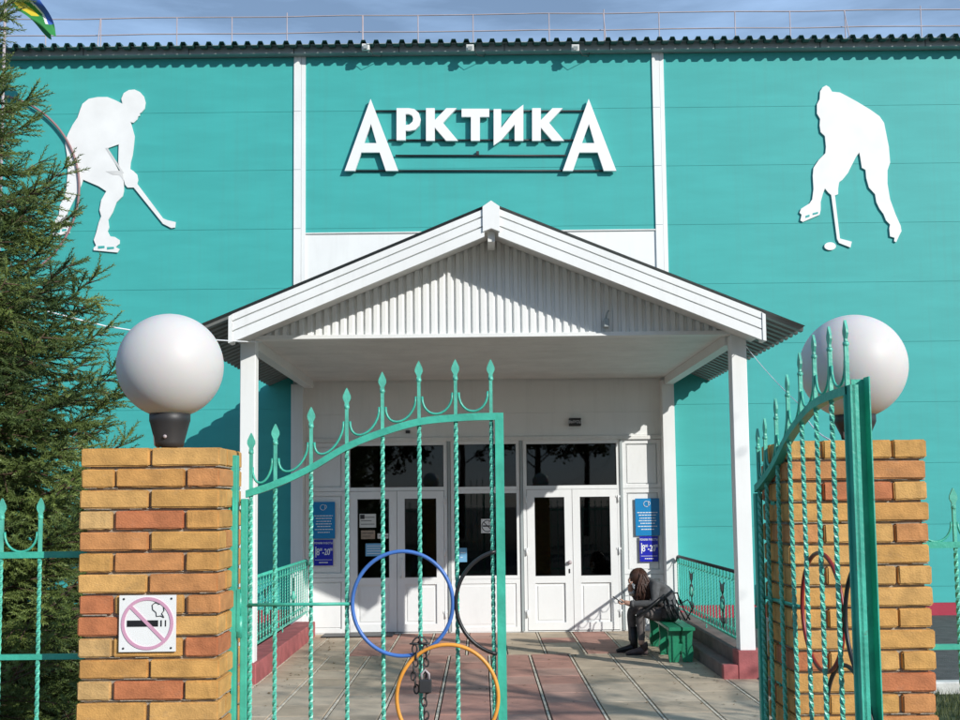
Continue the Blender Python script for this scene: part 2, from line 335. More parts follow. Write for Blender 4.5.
def door_unit(pa, pb, hl):
    x0, x1 = wx(pa), wx(pb)
    b = MB(); frame_rect(b, x0, x1, Zsm, ZT, .05, YW - .012, YW + .06); b.box(x0, x0 + .045, YW - .012, YW + .06, Zb, Zsm - .001); b.box(x1 - .045, x1, YW - .012, YW + .06, Zb, Zsm - .001)
    fr_ = b.build('door_frame', PVC, hall)
    pane(fr_, x0 + .05, x1 - .05, Zsm + .05, ZT - .05, YW + .03)
    b = MB(); frame_rect(b, x0 + .05, x1 - .05, Zsm + .05, ZT - .05, .008, YW + .005, YW + .045); b.build('pane_gasket', DARKM, fr_)
    xm = (x0 + x1) / 2
    for s_, (a, c) in enumerate(((x0 + .049, xm - .003), (xm + .003, x1 - .049))):
        b = MB(); zt = Zsm - .005; zm = wz(580); fw = .105
        frame_rect(b, a, c, Zb + .01, zt, fw, YW - .02, YW + .045); b.box(a + fw, c - fw, YW - .019, YW + .044, zm - .05, zm + .045)
        b.box(a + fw, c - fw, YW + .005, YW + .03, Zb + .11, zm - .05); b.box(a + fw + .035, c - fw - .035, YW - .004, YW + .005, Zb + .15, zm - .09)
        L = b.build('door_leaf', PVC, hall)
        b = MB(); frame_rect(b, a + fw, c - fw, zm + .045, zt - fw, .009, YW - .008, YW + .03); b.build('pane_gasket', DARKM, L)
        pane(L, a + fw, c - fw, zm + .045, zt - fw, YW + .012)
        b = MB(); hx = a - .012 if s_ == 0 else c + .012
        for z in (.25, 1.1, 1.82): b = MB(); b.tube([(hx, YW - .03, z - .05), (hx, YW - .03, z + .05)], .011, 8); b.box(hx - .03, hx + .03, YW - .028, YW - .018, z + .02, z + .045); b.build('hinge', PVC, L)
        if hl and s_ == 1:
            xh = a + .06; b = MB(); b.tube([(xh, YW - .02, 1.02), (xh, YW - .08, 1.03), (xh + .015, YW - .09, 1.0), (xh + .015, YW - .09, .8), (xh, YW - .08, .77), (xh, YW - .02, .78)], .012, 8); b.box(xh - .055, xh - .035, YW - .026, YW - .02, .82, .92); b.build('handle', PVC, L)
        if not hl and s_ == 1:
            xh = a + .04; b = MB(); b.lathe((0, 0, 0), [(.018, 0), (.018, .02), (.03, .03), (.02, .05)], 16); b.build('door_knob', GALV, L, Matrix.Translation((xh - .09, YW - .02, .95)) @ Matrix.Rotation(PI / 2, 4, 'X'))
            b = MB(); b.box(xh - .105, xh - .085, YW - .026, YW - .019, .80, .86, bev=.003); b.build('lock', DARKM, L)
door_unit(346.5, 447.5, True); door_unit(523.5, 621, False)
x0, x1 = wx(451), wx(520)
b = MB(); frame_rect(b, x0, x1, Zsm, ZT, .045, YW - .012, YW + .06); zm = wz(579)
frame_rect(b, x0, x1, zm, Zsm - .002, .045, YW - .012, YW + .06); b.box(x0, x1, YW + .0, YW + .05, Zb, zm - .002); frame_rect(b, x0 + .002, x1 - .002, Zb, zm - .003, .06, YW - .013, YW)
b.box(x0 + .09, x1 - .09, YW - .006, YW, Zb + .1, zm - .1)
fr_ = b.build('window_frame', PVC, hall)
pane(fr_, x0 + .045, x1 - .045, Zsm + .045, ZT - .045, YW + .03); pane(fr_, x0 + .045, x1 - .045, zm + .045, Zsm - .047, YW + .03)
for px in (449.3, 521.8, 622):
    b = MB(); b.box(wx(px) - .018, wx(px) + .018, YW - .03, YW + .06, Zb, ZT + .03); b.build('mullion', GUT, hall)
b = MB(); b.box(XB0 + bw, XB1 - bw, YW - .035, YW + .09, ZT - .0, ZT + .05); b.build('lintel_trim', WHITE_D, hall)
b = MB(); b.box(XB0 + bw, XB1 - bw, YW - .01, YW + .09, 0, Zb - .001); b.build('threshold', WHITE_D, hall)
# room behind the glass
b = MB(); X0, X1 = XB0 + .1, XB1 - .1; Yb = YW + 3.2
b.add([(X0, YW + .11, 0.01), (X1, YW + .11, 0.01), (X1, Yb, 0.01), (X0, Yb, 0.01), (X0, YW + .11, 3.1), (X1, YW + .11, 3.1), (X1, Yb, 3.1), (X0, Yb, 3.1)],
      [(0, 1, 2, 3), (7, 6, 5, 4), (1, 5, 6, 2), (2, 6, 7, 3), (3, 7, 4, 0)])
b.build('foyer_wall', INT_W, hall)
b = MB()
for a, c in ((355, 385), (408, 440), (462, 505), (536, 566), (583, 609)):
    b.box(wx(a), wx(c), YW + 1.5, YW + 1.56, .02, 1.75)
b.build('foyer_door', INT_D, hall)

# ------------------------------------------------------------------ lettering on the wall
sgn = thing('letter_sign', 'white raised sign letters reading Арктика on a steel rail frame on the teal wall', 'sign', (wx(480, 140), YW - .3, wz(140)))
YL = YW - .085
def q(u, v, Y=YL): return W(340 + u / 3.43, 90 + v / 3.43, Y)
def letter(parts):
    b = MB()
    for p in parts: b.prism([q(u, v) for u, v in p], YL, YL + .05)
    return b
def bigA(dx): 
    o_ = [(105, 30), (200, 277), (157, 277), (136, 214), (73, 214), (51, 277), (16, 277)]
    return [(105, 30), (16, 277), (51, 277), (73, 214), (82, 182), (106, 116)], [(105, 30), (106, 116), (125, 182), (136, 214), (157, 277), (200, 277)], [(82, 182), (73, 214), (136, 214), (125, 182)]
L = []
def sh(ps, dx): return [[(u + dx, v) for u, v in p] for p in ps]
L.append(bigA(0))
bowl = [(236, 62), (255, 65), (270, 78), (277, 100), (272, 122), (258, 136), (238, 140), (225, 139), (225, 120), (238, 118), (249, 108), (251, 98), (247, 87), (236, 82), (225, 82), (225, 62)]
L.append([[(194, 62), (225, 62), (225, 172), (194, 172)], bowl])
Kp = [(295, 62), (325, 62), (325, 103), (365, 62), (400, 62), (353, 112), (405, 174), (364, 174), (325, 128), (325, 174), (295, 174)]
L.append([Kp])
L.append([[(417, 64), (512, 64), (512, 92), (480, 92), (480, 174), (449, 174), (449, 92), (417, 92)]])
L.append([[(527, 65), (553, 65), (553, 130), (596, 75), (629, 50), (629, 174), (599, 174), (599, 118), (553, 172), (527, 190)]])
L.append([[(u + 364, v) for u, v in Kp]])
L.append(sh(bigA(0), 748))
for i, ps in enumerate(L):
    b = MB(); 
    for p in ps: b.prism([q(u, v) for u, v in p], YL, YL + .05)
    b.build('letter', LETTER, sgn)
for (a, c, v) in ((122, 845, 72), (165, 800, 172), (190, 775, 225), (30, 920, 277)):
    b = MB(); p0 = q(a, v, YL + .06); p1 = q(c, v, YL + .06); b.tube([(p0[0], YL + .06, p0[1]), (p1[0], YL + .06, p1[1])], .013, 6)
    for k in range(5):
        t = (k + .5) / 5; x = p0[0] + (p1[0] - p0[0]) * t; z = p0[1] + (p1[1] - p0[1]) * t; b.tube([(x, YL + .06, z), (x, YW, z)], .008, 6)
    b.build('rail', DARKM, sgn)
p = q(472, 218, YL + .06); b = MB(); b.box(p[0] - .02, p[0] + .02, YL + .04, YL + .08, p[1] - .02, p[1] + .03); b.build('junction_box', DARKM, sgn)

# ------------------------------------------------------------------ hockey players (flat cut-out boards)
YB = YW - .026
pl = [(330,95),(325,75),(335,52),(355,40),(378,38),(400,48),(415,65),(422,90),(418,115),(405,130),(398,134),(400,142),(392,146),(388,158),(374,171),(362,168),(370,195),(378,225),(375,260),(370,300),(362,330),(360,355),(375,365),(388,378),(392,400),(388,414),(492,553),(508,560),(542,568),(540,590),(525,592),(492,575),(375,430),(350,430),(340,418),(335,432),(335,445),(330,465),(305,490),(290,530),(272,560),(276,590),(270,605),(280,625),(300,628),(318,640),(318,655),(302,668),(318,676),(310,690),(214,681),(214,672),(224,662),(215,640),(225,610),(235,570),(245,545),(238,520),(245,480),(265,445),(235,425),(200,410),(172,398),(165,420),(150,450),(130,490),(110,530),(105,553),(125,570),(120,588),(118,612),(45,627),(47,617),(54,612),(52,596),(48,580),(60,560),(75,540),(80,500),(95,470),(105,440),(108,400),(112,350),(108,300),(100,250),(110,220),(130,180),(150,150),(160,120),(170,95),(195,75),(230,68),(270,68),(300,80)]
T = lambda u, v: W(40 + u / 4, 80 + v / 4, YB)
hole = [(270, 273), (315, 257), (313, 330)]
# open the gap between arm and body through a slit down the stick
i_h = pl.index((335, 432))
pl2 = pl[:i_h] + [(336, 402), (313, 330), (315, 257), (270, 273), (334, 403)] + pl[i_h:]
b = MB(); b.prism([T(u, v) for u, v in pl2], YB, YB + .018)
o = b.build('hockey_player_board', BOARD); tag(o, 'flat white cut-out of a hockey player facing right, left side of teal wall', 'wall figure', 'hockey player figures on the wall')
b = MB(); b.prism([W(40 + u / 4, 80 + v / 4, YB - .004) for u, v in ((262, 272), (270, 270), (336, 372), (326, 372))], YB - .004, YB - .002)
b.prism([W(40 + u / 4, 80 + v / 4, YB - .004) for u, v in ((262, 365), (325, 362), (330, 372), (335, 402), (318, 380), (290, 378))], YB - .003, YB - .0015)
b.build('stick_line', mat('board_shade', (.62, .62, .60), .6), o)
for (u0, v0, u1, v1) in ((62, 600, 80, 612), (88, 596, 106, 606), (232, 664, 258, 675), (268, 668, 296, 678)):
    b = MB(); b.prism([W(40 + u / 4, 80 + v / 4, YB - .004) for u, v in ((u0, v0), (u1, v0 - 1), (u1, v1 - 3), (u0, v1))], YB - .004, YB - .0015); b.build('skate_gap', TEAL, o)
pr = [(190,80),(200,65),(213,58),(225,65),(235,82),(265,85),(290,98),(330,120),(380,150),(415,175),(432,200),(440,240),(450,290),(455,350),(445,380),(445,430),(455,490),(475,545),(495,590),(498,610),(488,630),(478,652),(470,648),(472,635),(455,630),(452,600),(455,585),(440,570),(430,545),(415,525),(403,500),(398,470),(375,445),(365,410),(362,378),(348,370),(342,330),(338,312),(325,330),(310,360),(295,390),(275,415),(262,425),(258,450),(258,470),(246,475),(265,638),(310,650),(305,672),(262,655),(254,640),(232,473),(222,465),(208,448),(200,470),(192,500),(192,530),(188,548),(125,575),(115,570),(120,548),(112,540),(118,525),(150,505),(160,490),(165,450),(162,400),(165,370),(185,340),(210,315),(212,290),(208,250),(192,235),(188,210),(190,185),(178,165),(178,130),(188,110)]
T2 = lambda u, v, Y=YB: W(770 + u / 3.787, 70 + v / 3.787, Y)
b = MB(); b.prism([T2(u, v) for u, v in pr], YB, YB + .018)
o = b.build('hockey_player_board', BOARD); tag(o, 'flat white cut-out of a bent hockey player with stick down, right side of teal wall', 'wall figure', 'hockey player figures on the wall')
for (u0, v0, u1, v1) in ((135, 552, 150, 560), (162, 542, 182, 549)):
    b = MB(); b.prism([T2(u, v, YB - .004) for u, v in ((u0, v0), (u1, v0 - 5), (u1, v1 - 5), (u0, v1))], YB - .004, YB - .0015); b.build('skate_gap', TEAL, o)
b = MB(); b.prism([T2(228 + 22 * math.cos(a * PI / 10), 667 + 15 * math.sin(a * PI / 10)) for a in range(20)], YB, YB + .018)
tag(b.build('puck_board', BOARD), 'small white oval puck cut-out below the right hockey player stick', 'wall figure')
# thin hoop on the wall at the left
cx, cz = W(-18, 190, YW - .045); b = MB(); b.tube([(cx + 1.38 * math.cos(a * PI / 48), YW - .045, cz + 1.40 * math.sin(a * PI / 48)) for a in range(96)], .017, 6, closed=True)
for a in (.3, 1.8, 3.4, 4.9): b.tube([(cx + 1.38 * math.cos(a), YW - .045, cz + 1.4 * math.sin(a)), (cx + 1.38 * math.cos(a), YW, cz + 1.4 * math.sin(a))], .012, 6)
tag(b.build('wall_hoop', mat('hoop_paint', (.30, .17, .17), .6)), 'thin brownish pink hoop on the teal wall behind the spruce', 'hoop')

# ------------------------------------------------------------------ eave floodlights
for i, (px, lab) in enumerate(((366, 'leftmost of the three small white floodlights under the roof edge'), (470, 'middle one of the three small white floodlights, above the letter К'), (575, 'rightmost of the three small white floodlights, with a loose cable'))):
    x, z = W(px, 48, YW - .22)
    t = thing('floodlight', lab, 'floodlight', (x, YW - .2, z), 'floodlights under the roof edge')
    b = MB(); b.box(x - .055, x + .055, YW - .28, YW - .23, z - .045, z + .045, bev=.006, M=Matrix.Translation((x, YW - .22, z)) @ Matrix.Rotation(.35 if i else .1, 4, 'X') @ Matrix.Translation((-x, -(YW - .22), -z))); b.build('lamp_head', WHITE_D, t)
    b = MB(); b.box(x - .03, x + .03, YW - .305, YW - .292, z - .03, z + .02, M=Matrix.Translation((x, YW - .22, z)) @ Matrix.Rotation(.35 if i else .1, 4, 'X') @ Matrix.Translation((-x, -(YW - .22), -z))); b.build('lens', GUT, t)
    b = MB(); b.box(x - .015, x + .015, YW - .24, YW - .14, z + .01, z + .03); b.tube([(x + .05, YW - .24, z), (x + .1, YW - .2, z - .1), (x + .2, YW - .08, z - .07), (x + .22, YW - .04, z + .0)], .005, 5); b.build('bracket', DARKM, t)

# ------------------------------------------------------------------ roof guard rail
gr = thing('roof_guard_rail', 'thin two-bar metal guard rail along the top of the hall roof', 'railing', (0, YW + .9, ZE + .2))
YR = YW + .9
zt, zb2 = WZ(480, 14.5, YR), WZ(480, 31, YR)
for z in (zt, zb2):
    b = MB(); b.tube([(-19 + i * 1.0, YR, z + .008 * math.sin(i * 2.3)) for i in range(39)], .009, 6); b.build('rail', GALV, gr)
k = 0
for px in range(-1070, 2000, 62):
    if k < 90:
        x = WX(px + (7 * ((px * 13) % 3) - 7), 22, YR); b = MB(); b.tube([(x, YR, ZE + .15), (x, YR, zt + (.06 if k % 5 == 2 else .005))], .0085, 6)
        if k % 4 == 3: b.tube([(x - .01, YR, zt), (x + .02, YR - .25, ZE + .2)], .008, 6)
        b.build('post', GALV, gr)
    k += 1

# ------------------------------------------------------------------ porch
porch = thing('porch', 'white gabled entrance porch on square columns with ribbed metal roof', 'porch', (.06, YC, 0))
XR = WX(491, 203, YF); HALF = WX(805, 326, YF) - XR; ZR = WZ(491, 203, YF); SL = (ZR - WZ(805, 326, YF)) / HALF
for s in (-1, 1):
    b = MB()
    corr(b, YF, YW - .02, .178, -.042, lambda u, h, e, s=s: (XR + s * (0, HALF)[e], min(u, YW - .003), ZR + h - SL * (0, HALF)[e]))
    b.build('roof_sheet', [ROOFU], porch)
    # bargeboard with two grooves
    xe = (WX(765, 320, YF) - XR) if s > 0 else (XR - WX(229, 326, YF)); xe -= .035; wv = .315
    b = MB()
    def band(o0, o1, yy0, yy1, mi=0, xs=.07, xe=xe):
        pts = [(XR + s * xs, ZR - SL * xs - o0), (XR + s * xe, ZR - SL * xe - o0), (XR + s * (xe - (o1 - o0) * .0), ZR - SL * xe - o1), (XR + s * xs, ZR - SL * xs - o1)]
        b.prism(pts, yy0, yy1, mi)
    band(.035, .10, YF - .02, YF + .03); band(.10, .115, YF + .008, YF + .03); band(.115, .20, YF - .02, YF + .03); band(.20, .215, YF + .008, YF + .03); band(.215, wv, YF - .02, YF + .03)
    b.build('bargeboard', WHITE, porch)
    # capped end of bargeboard
    b = MB(); x_ = XR + s * (xe + .002); xq = XR + s * (xe + .035); z_ = ZR - SL * xe
    b.prism([(x_, z_ - .04), (xq, z_ - .06), (xq, z_ - wv - .01), (x_, z_ - wv)], YF - .03, YF + .14); b.build('bargeboard_cap', WHITE, porch)
    # soffit under the overhang
    b = MB(); b.prism([(XR + s * .02, ZR - .24), (XR + s * xe, ZR - SL * xe - .24), (XR + s * xe, ZR - SL * xe - .265), (XR + s * .02, ZR - .265)], YF + .031, YC - .07); b.build('soffit', WHITE_D, porch)
# ridge cap
x_, z_ = XR, ZR
b = MB(); b.prism([(x_ - .085, z_ - .045), (x_, z_ + .015), (x_ + .085, z_ - .045), (x_ + .085, z_ - .30), (x_, z_ - .265), (x_ - .085, z_ - .30)], YF - .04, YF + .03); b.build('ridge_cap', WHITE, porch)
b = MB(); b.prism([(x_ - .035, z_ - .24), (x_ + .035, z_ - .24), (x_ + .035, z_ - .38), (x_ - .035, z_ - .38)], YF + .05, YC - .08); b.build('ridge_beam', WHITE_D, porch)
# gable: vertical corrugated sheet clipped by the roof line
b = MB(); ZG = WZ(480, 333.5, YC - .06); per = .0853; u = -2.62
while u < 2.62:
    for (a, c, ya, yc_) in ((0, .30, 0, 0), (.30, .42, 0, 1), (.42, .88, 1, 1), (.88, 1, 1, 0)):
        xa, xc = XR + u + a * per, XR + u + c * per
        za = max(ZG, ZR - SL * abs(xa - XR) - .25); zc = max(ZG, ZR - SL * abs(xc - XR) - .25)
        if za > ZG + .005 or zc > ZG + .005:
            y1, y2 = YC - .04 - ya * .026, YC - .04 - yc_ * .026
            b.add([(xa, y1, ZG), (xc, y2, ZG), (xc, y2, zc), (xa, y1, za), (xa, YC - .02, ZG), (xc, YC - .02, ZG), (xc, YC - .02, zc), (xa, YC - .02, za)], [(0, 1, 2, 3), (5, 4, 7, 6), (0, 4, 5, 1)])
    u += per
b.build('gable_panel', WHITE, porch)
b = MB(); b.box(XR - 2.6, XR + 2.62, YC - .085, YC + .06, ZG - .04, ZG); b.build('gable_trim', WHITE, porch)
ZCL = 3.50
b = MB()
for k in range(7):
    y0 = YC + .062 + k * .56; y1 = min(y0 + .552, YW - .004); b.box(-2.55, 2.62, y0, y1, ZCL, ZCL + .03)
b.box(-2.5, 2.6, YC + .07, YW - .01, ZCL + .01, ZCL + .04); b.build('ceiling', WHITE_D, porch)
XCL, XCR = WX(248.6, 500, YC), WX(741.5, 500, YC)
for x in (XCL + .02, XCR - .05):
    b = MB(); b.box(x - .06, x + .06, YC + .09, YW - .21, ZCL - .11, ZCL - .002); b.build('side_beam', WHITE, porch)
for x in (XCL, XCR):
    b = MB(); b.box(x - .079, x + .079, YC - .079, YC + .079, .2, ZG - .041, bev=.006); b.box(x - .07, x + .07, YC - .055, YC + .055, ZG - .04, ZG + .15); b.build('column', WHITE, porch)
b = MB(); x, z = W(606, 322, YC - .12); b.box(x - .03, x + .03, YC - .17, YC - .08, z - .06, z + .03, bev=.008); b.tube([(x, YC - .1, z + .03), (x + .01, YC - .14, z + .09), (x + .03, YC - .1, z + .12)], .008, 6)
tag(b.build('porch_lamp', GUT), 'small grey lamp fixed low on the right of the white gable', 'lamp')
# exit sign
x, z = W(575, 422, YW - .05)
t = thing('exit_sign', 'small black illuminated exit sign on the white wall over the right doors', 'sign', (x, YW - .02, z))
b = MB(); b.box(x - .085, x + .085, YW - .07, YW, z - .055, z + .055, bev=.006); b.build('case', BLK, t)
text_part('lettering', 'ВЫХОД', .055, x, z, YW - .0725, SIGNW, t)
b = MB(); x, z = W(408, 432, YW); b.box(x - .03, x + .03, YW - .06, YW, z - .02, z + .02); tag(b.build('door_sensor', DARKM), 'tiny black sensor box on the white lintel above the left doors', 'sensor')

# ------------------------------------------------------------------ side kerbs and railings of the porch
def side(sx):
    xc = XCR if sx > 0 else XCL
    nm = 'right' if sx > 0 else 'left'
    X = lambda d: xc + sx * d       # d grows outwards
    t = thing('porch_kerb', 'stepped red painted concrete kerb under the %s porch railing' % nm, 'kerb', (xc, YC, 0), 'kerbs beside the porch')
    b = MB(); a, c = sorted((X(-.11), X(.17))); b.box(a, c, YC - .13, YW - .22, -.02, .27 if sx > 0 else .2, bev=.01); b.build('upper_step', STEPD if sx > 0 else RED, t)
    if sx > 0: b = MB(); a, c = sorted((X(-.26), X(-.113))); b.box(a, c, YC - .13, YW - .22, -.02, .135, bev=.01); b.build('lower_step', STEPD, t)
    if sx > 0:
        b = MB(); b.box(X(-.115), X(.175), YC - .137, YC + .1, -.02, .276, bev=.01); b.box(X(-.265), X(-.116), YC - .134, YC - .05, -.02, .138, bev=.008); b.build('painted_end', RED, t)
    r = thing('porch_railing', 'green wrought railing with thin bars between the columns, %s side of porch' % nm, 'railing', (xc, YC, .27), 'porch railings')
    xr = X(.0); z0 = .33; z1 = 1.03
    ya, yb = YC + .09, YW - .22
    b = MB(); b.tube([(xr, ya, z1), (xr, yb - .12, z1), (xr - sx * .0, yb - .04, z1 - .01), (xr, yb - .01, z1 - .07)], .02, 8); b.build('top_rail', DARKM if sx > 0 else MINT_S, r)
    b = MB(); b.box(xr - .012, xr + .012, ya, yb, z0 - .006, z0 + .014); b.build('bottom_rail', MINT_S, r)
    n_ = 22
    for i in range(n_ + 1):
        y = ya + .03 + (yb - ya - .06) * i / n_
        b = MB(); b.twist(xr, y, z0 - (.06 if i % 11 == 0 else 0), z1 - .01, .006, .14); b.build('baluster', MINT_S, r)
    for i in range(n_):
        y = ya + .03 + (yb - ya - .06) * (i + .5) / n_; d = (yb - ya - .06) / n_ / 2 * .85
        if i % 1 == 0:
            b = MB(); b.tube([(xr, y - d, z1 - .03), (xr, y - d * .7, z1 - .08), (xr, y, z1 - .105), (xr, y + d * .7, z1 - .08), (xr, y + d, z1 - .03)], .0045, 5)
            b.build('scroll', MINT_S, r); b = MB(); b.tube([(xr, y - d, z0 + .03), (xr, y - d * .7, z0 + .08), (xr, y, z0 + .105), (xr, y + d * .7, z0 + .08), (xr, y + d, z0 + .03)], .0045, 5)
            b.build('scroll', MINT_S, r)
    for f in (.24, .72):
        y = ya + (yb - ya) * f
        b = MB(); b.tube([(xr - .01, y, z0 + .05), (xr - .01, y, .86)], .008, 6)
        for s in (-1, 1):
            b.tube([(xr - .01, y, .55), (xr - .01, y + s * .07, .60), (xr - .01, y + s * .09, .68), (xr - .01, y + s * .05, .72)], .007, 6)
            b.tube([(xr - .01, y, .75), (xr - .01, y + s * .06, .79), (xr - .01, y + s * .08, .86), (xr - .01, y + s * .13, .88)], .007, 6)
            b.tube([(xr - .01, y, .42), (xr - .01, y + s * .08, .44), (xr - .01, y + s * .1, .50)], .007, 6)
        b.build('ornament', DARKM, r)
        b = MB(); b.lathe((xr - .012, y, .62), [(.004, -.06), (.03, -.03), (.035, 0), (.02, .05), (.004, .08)], 10); b.build('ornament_bud', MINT, r)
side(-1); side(1)

# ------------------------------------------------------------------ entrance signs and papers
def rect_sign(px0, px1, py0, py1, m_, name, label, cat, group=None, y=YW - .025, th=.012):
    x0, z1 = W(px0, py0, y); x1, z0 = W(px1, py1, y)
    t = thing(name, label, cat, ((x0 + x1) / 2, y, (z0 + z1) / 2), group)
    MB().box(x0, x1, y, y + th, z0, z1).build('plate', m_, t)
    return t, x0, x1, z0, z1
def blue_sign(px0, px1, py0, py1, where):
    y = YW - .025
    t, x0, x1, z0, z1 = rect_sign(px0, px1, py0, py1, SIGNB, 'information_sign', 'upper light blue information plate with emblem, %s' % where, 'sign', 'light blue plates by the doors')
    W_, H = x1 - x0, z1 - z0; xc = (x0 + x1) / 2
    b = MB(); zc = z1 - H * .15; r = H * .075
    b.tube([(xc - r * .3 + r * math.cos(a), y - .003, zc + r * math.sin(a)) for a in [PI * .35 + k * PI * 1.3 / 10 for k in range(11)]], .004, 5)
    b.tube([(xc + r * .4 + r * .6 * math.cos(a), y - .003, zc + r * .2 + r * .7 * math.sin(a)) for a in [-PI * .5 + k * PI * 1.0 / 8 for k in range(9)]], .004, 5)
    b.tube([(xc + r * .4, y - .003, zc - r * .9), (xc + r * .4, y - .003, zc + r)], .004, 5)
    b.build('emblem', SIGNW, t)
    b = MB(); rr = random.Random(5)
    for k, f in enumerate((.38, .45, .53, .60, .67, .75, .83)):
        wd = W_ * (.42, .36, .33, .36, .3, .40, .27)[k]; x = xc - wd
        while x < xc + wd:
            l = rr.uniform(.012, .04); b.box(x, min(x + l, xc + wd), y - .003, y - .0005, z1 - H * f - .006, z1 - H * f + .006); x += l + .006
    b.build('text_line', SIGNW, t)
def hours_sign(px0, px1, py0, py1, where):
    y = YW - .027
    t, x0, x1, z0, z1 = rect_sign(px0, px1, py0, py1, SIGND, 'opening_hours_sign', 'lower deep blue opening hours plate, %s' % where, 'sign', 'deep blue opening hours plates', y)
    W_, H = x1 - x0, z1 - z0; xc = (x0 + x1) / 2
    text_part('lettering', 'РЕЖИМ РАБОТЫ', .038, xc, z1 - H * .13, y - .0015, SIGNW, t, bold=.0006, sx=.82)
    text_part('lettering', '8', .13, xc - W_ * .29, z0 + H * .52, y - .0015, SIGNW, t, bold=.002, sx=.72)
    text_part('lettering', '00', .05, xc - W_ * .13, z0 + H * .62, y - .0015, SIGNW, t, bold=.001, sx=.75)
    text_part('lettering', '-20', .12, xc + W_ * .14, z0 + H * .52, y - .0015, SIGNW, t, bold=.002, sx=.68)
    text_part('lettering', '00', .05, xc + W_ * .4, z0 + H * .62, y - .0015, SIGNW, t, bold=.001, sx=.8)
    b = MB(); b.box(x0 + .02, x0 + .032, y - .003, y - .0005, z0 + H * .32, z0 + H * .74); b.box(x0 + .015, x1 - .015, y - .003, y - .0005, z0 + H * .215, z0 + H * .23)
    for k in range(5): b.box(xc - .06 + k * .025, xc - .06 + k * .025 + .02, y - .003, y - .0005, z0 + H * .1, z0 + H * .14)
    b.build('text_line', SIGNW, t)
blue_sign(312.6, 335, 502, 538.5, 'left of the left doors'); hours_sign(314, 333, 540, 565.5, 'left of the left doors')
blue_sign(635, 660, 498.5, 535.5, 'above the seated person'); hours_sign(639.5, 658.5, 536.5, 561.5, 'above the seated person')
yd = YW - .001
def paper(px0, px1, py0, py1, m_, label, lines=3):
    t, x0, x1, z0, z1 = rect_sign(px0, px1, py0, py1, m_, 'paper_notice', label, 'notice', 'paper notices taped to the doors', YW - .0, .003)
    b = MB()
    for k in range(lines):
        z = z1 - (z1 - z0) * (k + 1) / (lines + 1); b.box(x0 + .02, x1 - .02 - (.04 if k % 2 else 0), YW - .002, YW - .0005, z - .004, z + .004)
    if lines: b.build('text_line', DARKM if m_ is not PAPB else SIGNW, t)
    return x0, x1, z0, z1, t
x0, x1, z0, z1, t = paper(359.5, 376, 514, 527.5, PAPER, 'cream notice with small dark square, topmost on the left door leaf')
MB().box(x0 + .01, x0 + .07, YW - .003, YW - .0005, z1 - .07, z1 - .01).build('print_square', BLK, t)
paper(361, 375, 530.5, 539, PAPR, 'brown picture notice in the middle of the left door leaf', 2)
paper(377.5, 389.5, 533.5, 538.5, PAPER, 'small white strip beside the brown notice on the left door leaf', 1)
paper(365.5, 384.5, 543.5, 556, PAPB, 'light blue notice, lowest on the left door leaf', 4)
paper(459, 467, 548, 562, PAPB, 'small blue sticker low on the middle window', 2)
def nosmoke(px0, px1, py0, py1, y, label, ringm, th=.006):
    t, x0, x1, z0, z1 = rect_sign(px0, px1, py0, py1, BOARD, 'no_smoking_sign', label, 'sign', None, y, th)
    xc, zc, s = (x0 + x1) / 2, (z0 + z1) / 2, (x1 - x0)
    b = MB(); b.box(xc - s * .36, xc + s * .19, y - .0015, y - .0003, zc - s * .055, zc + s * .055); b.box(xc + s * .23, xc + s * .255, y - .0015, y - .0003, zc - s * .055, zc + s * .055); b.box(xc + s * .31, xc + s * .33, y - .0015, y - .0003, zc - s * .055, zc + s * .055)
    sm = [(.29, .10), (.23, .13), (.16, .12), (.15, .19), (.09, .24), (.08, .32), (.13, .36), (.18, .35)]; sm2 = [(.29, .10), (.25, .17), (.29, .22), (.28, .30), (.23, .34), (.18, .33)]
    for S in (sm, sm2): b.tube([(xc + s * u, y - .001, zc + s * v) for u, v in S], s * .009, 5)
    b.build('cigarette', BLK, t)
    b = MB(); n_ = 48; ro, ri = s * .46, s * .405; vs = []
    for k in range(n_):
        a = 2 * PI * k / n_
        for r, yy in ((ro, y - .003), (ri, y - .003), (ro, y), (ri, y)): vs.append((xc + r * math.cos(a), yy, zc + r * math.sin(a)))
    fs = []
    for k in range(n_):
        j = (k + 1) % n_; fs += [(4 * k, 4 * k + 1, 4 * j + 1, 4 * j), (4 * k, 4 * j, 4 * j + 2, 4 * k + 2), (4 * k + 1, 4 * k + 3, 4 * j + 3, 4 * j + 1)]
    b.add(vs, fs)
    c = .7071; d = s * .03; r = s * .41
    b.prism([(xc - r * c - d * c, zc + r * c - d * c), (xc - r * c + d * c, zc + r * c + d * c), (xc + r * c + d * c, zc - r * c + d * c), (xc + r * c - d * c, zc - r * c - d * c)], y - .0026, y - .0005)
    b.build('prohibition_ring', ringm, t)
    if s > .15:
        b = MB()
        for u in (-.42, .42):
            for v in (-.43, .43): b.lathe((0, 0, 0), [(.004, 0), (.004, .002)], 8); b.v[-16:] = [(xc + s * u + p[0], y - p[2], zc + s * v + p[1]) for p in b.v[-16:]]
        b.build('screw', DARKM, t)
nosmoke(481, 494, 519, 533, YW + .022, 'small black and white no smoking sticker on the middle window pane', BLK, .004)
nosmoke(119.5, 175.5, 595.5, 651.5, YP - .012, 'white square no smoking sign with pink ring on the left brick pillar', PINK, .006)

